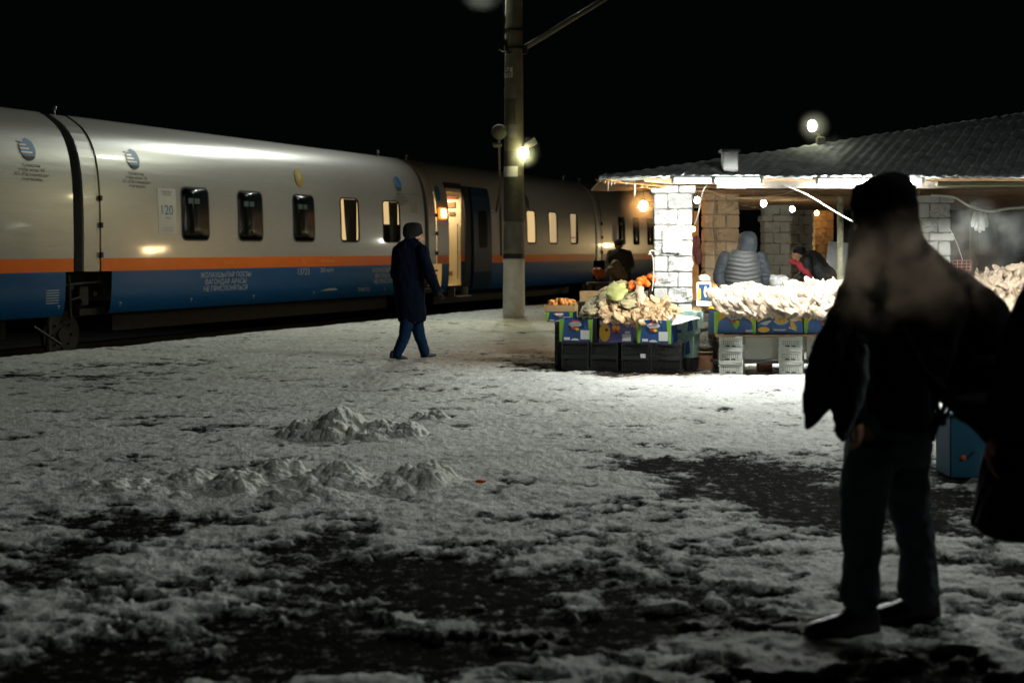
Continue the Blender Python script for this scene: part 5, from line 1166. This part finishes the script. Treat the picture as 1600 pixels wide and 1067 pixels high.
c.chain(aR, [.082, .076, .058]); c.chain(aL, [.08, .07, .055]); o = c.build("long_coat", M['coatnavy'], wk, remesh=.014, smooth_it=3); folds(o, .012, 7, 2.5, 4)
c = MB(); silo(c, WY, [(369, 634, 650, .19), (374, 631, 655, .24), (382, 628, 656, .26)]); c.build("collar", M['coatnavy'], wk, remesh=.012, smooth_it=1)
c = MB(); c.chain([lB[0], lB[1], lB[2]+Vector((-.005, 0, -.02))], [.10, .076, .064]); c.chain([lF[0], lF[1], lF[2]+Vector((0, 0, -.02))], [.10, .076, .064]); o = c.build("trousers", M['trousernavy'], wk, remesh=.012, smooth_it=2); folds(o, .007, 9, 9, 2)
for (hx, tx, Y, z0, z1) in ((609, 636, 16.68, .035, .008), (658, 681, 17.0, .006, .03)):
    m = MB(); shoe(m, (at(hx, 0, Y).x, Y, z0), (at(tx, 0, Y).x, Y+.1, z1), 1.0, .11); m.build("shoe", M['shoe'], wk, remesh=.008, smooth_it=1)
fix(wk)
# --- hooded vendor, seen from behind
VY = 16.75
v1 = empty("person", Vector((at(1160, 0, VY).x, VY, 0)), "hooded vendor in grey quilted vest seen from behind the dried fish", "person")
b = MB(); T_, R_ = head_prims(b, at(1168, 380, VY), (.35, .9, -.2), 1.0); b.capsule(at(1166, 388, VY), .06, at(1161, 402, VY), .075); b.ell(at(1159, 425, VY), (.19, .13, .26)); b.ell(at(1159, 475, VY), (.17, .14, .2))
for sx in (-.1, .1): x = at(1159, 0, VY).x+sx; b.chain([(x, VY, .84), (x, VY, .46), (x, VY, .08)], [.085, .058, .042]); b.capsule((x, VY, .05), .04, (x, VY+.16, .04), .03)
aL = [at(1133, 403, VY), at(1123, 430, VY+.02), at(1128, 458, VY-.05)]; aR = [at(1187, 403, VY), at(1195, 428, VY), at(1192, 452, VY+.05)]
for l in (aL, aR): b.chain(l, [.058, .046, .035]); hand(b, l[2], (l[2]-l[1]), Vector((0, .8, 0)), 1, .6)
b.build("body", M['skin'], v1, remesh=.0095, smooth_it=1); eyes(T_, R_, 1, v1)
m = MB(); R_l = []
for i in range(61):
    u = i/60; py = 392+u*75; hw = np.interp(u, [0, .08, .2, .6, 1], [13, 21, 27.5, 28.5, 29]); cx = 1160; puff = .012*abs(math.sin(u*math.pi*11))**.6; ring = []
    for kk in range(36):
        th = 2*math.pi*kk/36; x = math.cos(th); sh_ = .05*abs(x)  # chevron seams
        A = at(cx+hw*x, py, VY); th_ = .15+.02*math.sin(u*3); ring.append(Vector((A.x+puff*x, VY+math.sin(th)*(th_+puff), A.z+ (sh_*.8 if i not in (0, 60) else 0))))
    R_l.append(ring)
m.loft(R_l); m.build("quilted_vest", M['puffer'], v1, smooth=True)
c = MB(); c.chain(aL, [.088, .078, .06]); c.chain(aR, [.088, .078, .06]); c.ell(at(1160, 404, VY), (.2, .12, .1)); o = c.build("sleeves", M['sleeve'], v1, remesh=.012, smooth_it=2); folds(o, .012, 6, 14, 2)
h = MB(); silo(h, VY, [(362, 1163, 1174, .12), (365, 1157, 1179, .22), (372, 1154, 1182, .27), (382, 1154, 1183, .28), (390, 1151, 1182, .27), (397, 1146, 1180, .25)]); o = h.build("hood", M['sleeve'], v1, remesh=.012, smooth_it=2); folds(o, .008, 10, 10, 3)
c = MB()
for sx in (-.1, .1): x = at(1159, 0, VY).x+sx; c.chain([(x, VY, .86), (x, VY, .46), (x, VY, .1)], [.11, .09, .075])
c.build("trousers", M['black_cloth2'], v1, remesh=.013, smooth_it=2)
for sx in (-.1, .1): m = MB(); x = at(1159, 0, VY).x+sx; shoe(m, (x, VY-.08, .008), (x, VY+.2, .008), 1, .11); m.build("boot", M['shoe'], v1)
fix(v1)
# --- bending vendor
BY = 18.9
v2 = empty("person", Vector((at(1290, 0, BY).x, BY, 0)), "vendor in black hat and jacket bending over the rear counter", "person")
b = MB(); T_, R_ = head_prims(b, at(1247, 400, BY), (-.75, -.25, -.75), .98); b.capsule(at(1254, 402, BY), .055, at(1262, 408, BY), .07)
b.capsule(at(1268, 412, BY), .15, at(1295, 440, BY), .14)
for sy in (-.1, .1): b.chain([at(1298, 445, BY)+Vector((0, sy, 0)), Vector((at(1293, 0, BY).x, BY+sy, .46)), Vector((at(1300, 0, BY).x, BY+sy, .08))], [.09, .06, .045]); b.capsule(Vector((at(1300, 0, BY).x, BY+sy, .05)), .04, Vector((at(1284, 0, BY).x, BY+sy, .04)), .03)
a1_ = [at(1261, 407, BY-.14), at(1262, 432, BY-.25), at(1246, 441, BY-.42)]; a2_ = [at(1262, 405, BY+.14), at(1255, 430, BY+.05), at(1240, 440, BY-.2)]
for l in (a1_, a2_): b.chain(l, [.052, .043, .033]); hand(b, l[2], (l[2]-l[1]), Vector((0, 0, -1)), 1, .5)
b.build("body", M['skin'], v2, remesh=.0095, smooth_it=1); eyes(T_, R_, .98, v2)
c = MB(); c.capsule(at(1266, 410, BY), .185, at(1288, 432, BY), .18); c.capsule(at(1288, 432, BY), .18, at(1300, 450, BY), .17); c.chain(a1_, [.078, .068, .052]); c.chain(a2_, [.078, .068, .052]); c.ell(at(1259, 400, BY), (.09, .1, .05))
o = c.build("jacket", M['coatblack'], v2, remesh=.013, smooth_it=2); folds(o, .012, 8, 8, 6)
h = MB(); h.ell(at(1249, 392, BY), (.10, .11, .075)); h.capsule(at(1242, 393, BY-.05), .035, at(1256, 397, BY), .04); h.build("woollen_hat", M['fur'], v2, remesh=.012, smooth_it=1)
c = MB(); c.capsule(at(1236, 408, BY-.3), .035, at(1251, 413, BY-.28), .03); c.capsule(at(1247, 414, BY-.28), .035, at(1262, 428, BY-.3), .045); c.capsule(at(1252, 416, BY-.3), .03, at(1265, 432, BY-.3), .03); o = c.build("red_scarf", M['redcloth'], v2, remesh=.010, smooth_it=1); folds(o, .01, 14, 14, 6)
c = MB(); c.chain([at(1297, 446, BY), Vector((at(1293, 0, BY).x, BY, .46)), Vector((at(1300, 0, BY).x, BY, .1))], [.17, .12, .09]); c.build("trousers", M['black_cloth2'], v2, remesh=.013, smooth_it=2)
for sy in (-.1, .1): m = MB(); shoe(m, (at(1303, 0, BY).x, BY+sy, .008), (at(1279, 0, BY).x, BY+sy, .008), 1, .11); m.build("boot", M['shoe'], v2)
fix(v2)
# --- vendor in brown by the train
NY = 25.5
v3 = empty("person", Vector((at(968, 0, NY).x, NY, 0)), "dim figure in brown coat and cap behind mesh bags near the train", "person")
b = MB(); T_, R_ = head_prims(b, at(967, 384.5, NY), (-.2, -1, -.1), .98); b.capsule(at(967, 390, NY), .06, at(967, 397, NY), .07); b.ell(at(968, 410, NY), (.18, .13, .24)); b.ell(at(969, 436, NY), (.17, .14, .2))
for sx in (-.1, .1): x = at(969, 0, NY).x+sx; b.chain([(x, NY, .84), (x, NY, .46), (x, NY, .08)], [.085, .058, .042]); b.capsule((x, NY, .05), .04, (x, NY-.16, .04), .03)
aL = [at(955, 397, NY), at(951, 414, NY-.1), at(957, 424, NY-.3)]; aR = [at(981, 397, NY), at(986, 414, NY-.05), at(975, 424, NY-.3)]
for l in (aL, aR): b.chain(l, [.056, .045, .034]); hand(b, l[2], (l[2]-l[1]), Vector((0, 0, -1)), 1, .6)
b.build("body", M['skin_dark'], v3, remesh=.0105, smooth_it=1); eyes(T_, R_, .98, v3)
c = MB(); silo(c, NY, [(389, 961, 974, .2), (392, 955, 982, .28), (398, 952.5, 985, .34), (412, 952, 986, .36), (430, 953, 987, .4), (455, 953, 989, .42), (475, 952, 990, .42)]); c.chain(aL, [.085, .075, .06]); c.chain(aR, [.085, .075, .06])
o = c.build("brown_coat", M['browncoat'], v3, remesh=.015, smooth_it=2); folds(o, .012, 7, 4, 6)
h = MB(); silo(h, NY, [(374, 963, 971, .14), (376.5, 960, 974, .22), (380, 959.5, 974.5, .26), (383.5, 960, 974, .25)]); h.build("cap", M['fur'], v3, remesh=.012, smooth_it=1)
for sx in (-.1, .1): m = MB(); x = at(969, 0, NY).x+sx; shoe(m, (x, NY+.08, .008), (x, NY-.2, .008), 1, .11); m.capsule((x, NY, .1), .055, (x, NY, .4), .065); m.build("boot", M['shoe'], v3, remesh=.012)
fix(v3)
lump("orange mesh bag of vegetables beside the dim figure in brown", "mesh_bag", "bag", 934, 428, 24.6, (.15, .15, .14), 'bag_orange', 5)
o = lump("straw coloured mesh bag in front of the dim figure in brown", "mesh_bag", "bag", 959, 426, 24.5, (.20, .15, .17), 'bag_straw', 6)
m = MB(); m.capsule(at(962, 414, 24.5), .10, at(968, 430, 24.5), .14); tag(m.build("mesh_bag", M['bag_straw'], remesh=.012), "tall end of the straw coloured load before the dim figure's chest", "bag")
t = empty("hand_cart", Vector((at(948, 0, 24.5).x, 24.5, 0)), "dark low cart carrying the mesh bags near the train", "cart")
m = MB(); m.box((at(948, 0, 24.5).x, 24.5, .80), (.75, .45, .05)); m.build("platform", M['dark_timber'], t)
for sx in (-.3, .3):
    for sy in (-.18, .18): m = MB(); m.box((at(948, 0, 24.5).x+sx, 24.5+sy, .39), (.04, .04, .77)); m.build("leg", M['dark_timber'], t)
fix(t)
# ------------------------------------------------------------------ steam, and haze added round the lamps
def steam(label, ells, dens, col, seed, scale=5, aniso=.2, flat=False):
    mt = bpy.data.materials.new("steam"); mt.use_nodes = True; nt = mt.node_tree; nt.nodes.clear(); N = nt.nodes; L = nt.links
    out = N.new('ShaderNodeOutputMaterial'); pv = N.new('ShaderNodeVolumePrincipled'); L.new(pv.outputs[0], out.inputs['Volume']); pv.inputs['Color'].default_value = (*col, 1); pv.inputs['Anisotropy'].default_value = aniso
    tc = N.new('ShaderNodeTexCoord'); mp = N.new('ShaderNodeMapping'); mp.inputs['Scale'].default_value = (1, 1, .9); mp.inputs['Location'].default_value = (seed, 0, 0); L.new(tc.outputs['Object'], mp.inputs[0])
    n = N.new('ShaderNodeTexNoise'); n.inputs['Scale'].default_value = scale; n.inputs['Detail'].default_value = 4; n.inputs['Roughness'].default_value = .55; n.inputs['Distortion'].default_value = .6; L.new(mp.outputs[0], n.inputs[0])
    r = N.new('ShaderNodeMapRange'); r.inputs['From Min'].default_value = -1 if flat else .46; r.inputs['From Max'].default_value = .3 if flat else .64; L.new(n.outputs[0], r.inputs[0])
    # fade to nothing at the border: generated coordinates, distance from the centre
    sub = N.new('ShaderNodeVectorMath'); sub.operation = 'SUBTRACT'; L.new(tc.outputs['Generated'], sub.inputs[0]); sub.inputs[1].default_value = (.5, .5, .5)
    ln = N.new('ShaderNodeVectorMath'); ln.operation = 'LENGTH'; L.new(sub.outputs[0], ln.inputs[0])
    f = N.new('ShaderNodeMapRange'); f.interpolation_type = 'SMOOTHSTEP'; f.inputs['From Min'].default_value = .48; f.inputs['From Max'].default_value = .12; L.new(ln.outputs['Value'], f.inputs[0])
    mu = N.new('ShaderNodeMath'); mu.operation = 'MULTIPLY'; L.new(r.outputs[0], mu.inputs[0]); L.new(f.outputs[0], mu.inputs[1])
    m2 = N.new('ShaderNodeMath'); m2.operation = 'MULTIPLY'; L.new(mu.outputs[0], m2.inputs[0]); m2.inputs[1].default_value = dens; L.new(m2.outputs[0], pv.inputs['Density'])
    c, rad = ells; n.inputs['Detail'].default_value = 5; m = MB(); m.ell((0, 0, 0), rad, nu=24, nv=14); o = m.build("steam", mt); o.location = c; o['kind'] = 'stuff'; o['label'] = label; o['category'] = "steam"
steam("breath steam drifting before the large dark man's face and shoulder", (at(1428, 428, 4.42), (.38, .18, .26)), 11, (.98, .76, .60), 3, 8)
steam("pale steam cloud between the white pillar and the hanging gloves", (at(1530, 370, 14.3), (.75, .5, .62)), .4, (.9, .92, .86), 4, 3)
steam("thin steam rising over the roof edge near the vent", (at(1300, 245, 14.9), (.5, .3, .3)), .35, (.9, .92, .86), 8, 3)


steam("added haze imitating lamp glow round the roof floodlight", (at(1272, 198, 15.8), (.24, .22, .24)), .7, (.95, .97, .90), 2, 1.2, flat=True)  # this and the next ones: haze volumes added to make lamp halos
steam("added haze imitating lamp glow round the warm orange bulb", (at(1005, 322, 18.6), (.42, .35, .42)), .5, (.97, .95, .92), 5, 1.2, flat=True)
steam("added haze imitating lamp glow round the floodlight on the pole", (at(820, 238, 26.5), (.40, .30, .40)), .5, (.95, .97, .90), 6, 1.2, flat=True)
steam("added haze imitating lamp glow round the street lamp at the top edge", (at(754, -6, 26.9), (.55, .4, .42)), .06, (.92, .97, .88), 9, 1.2, flat=True)
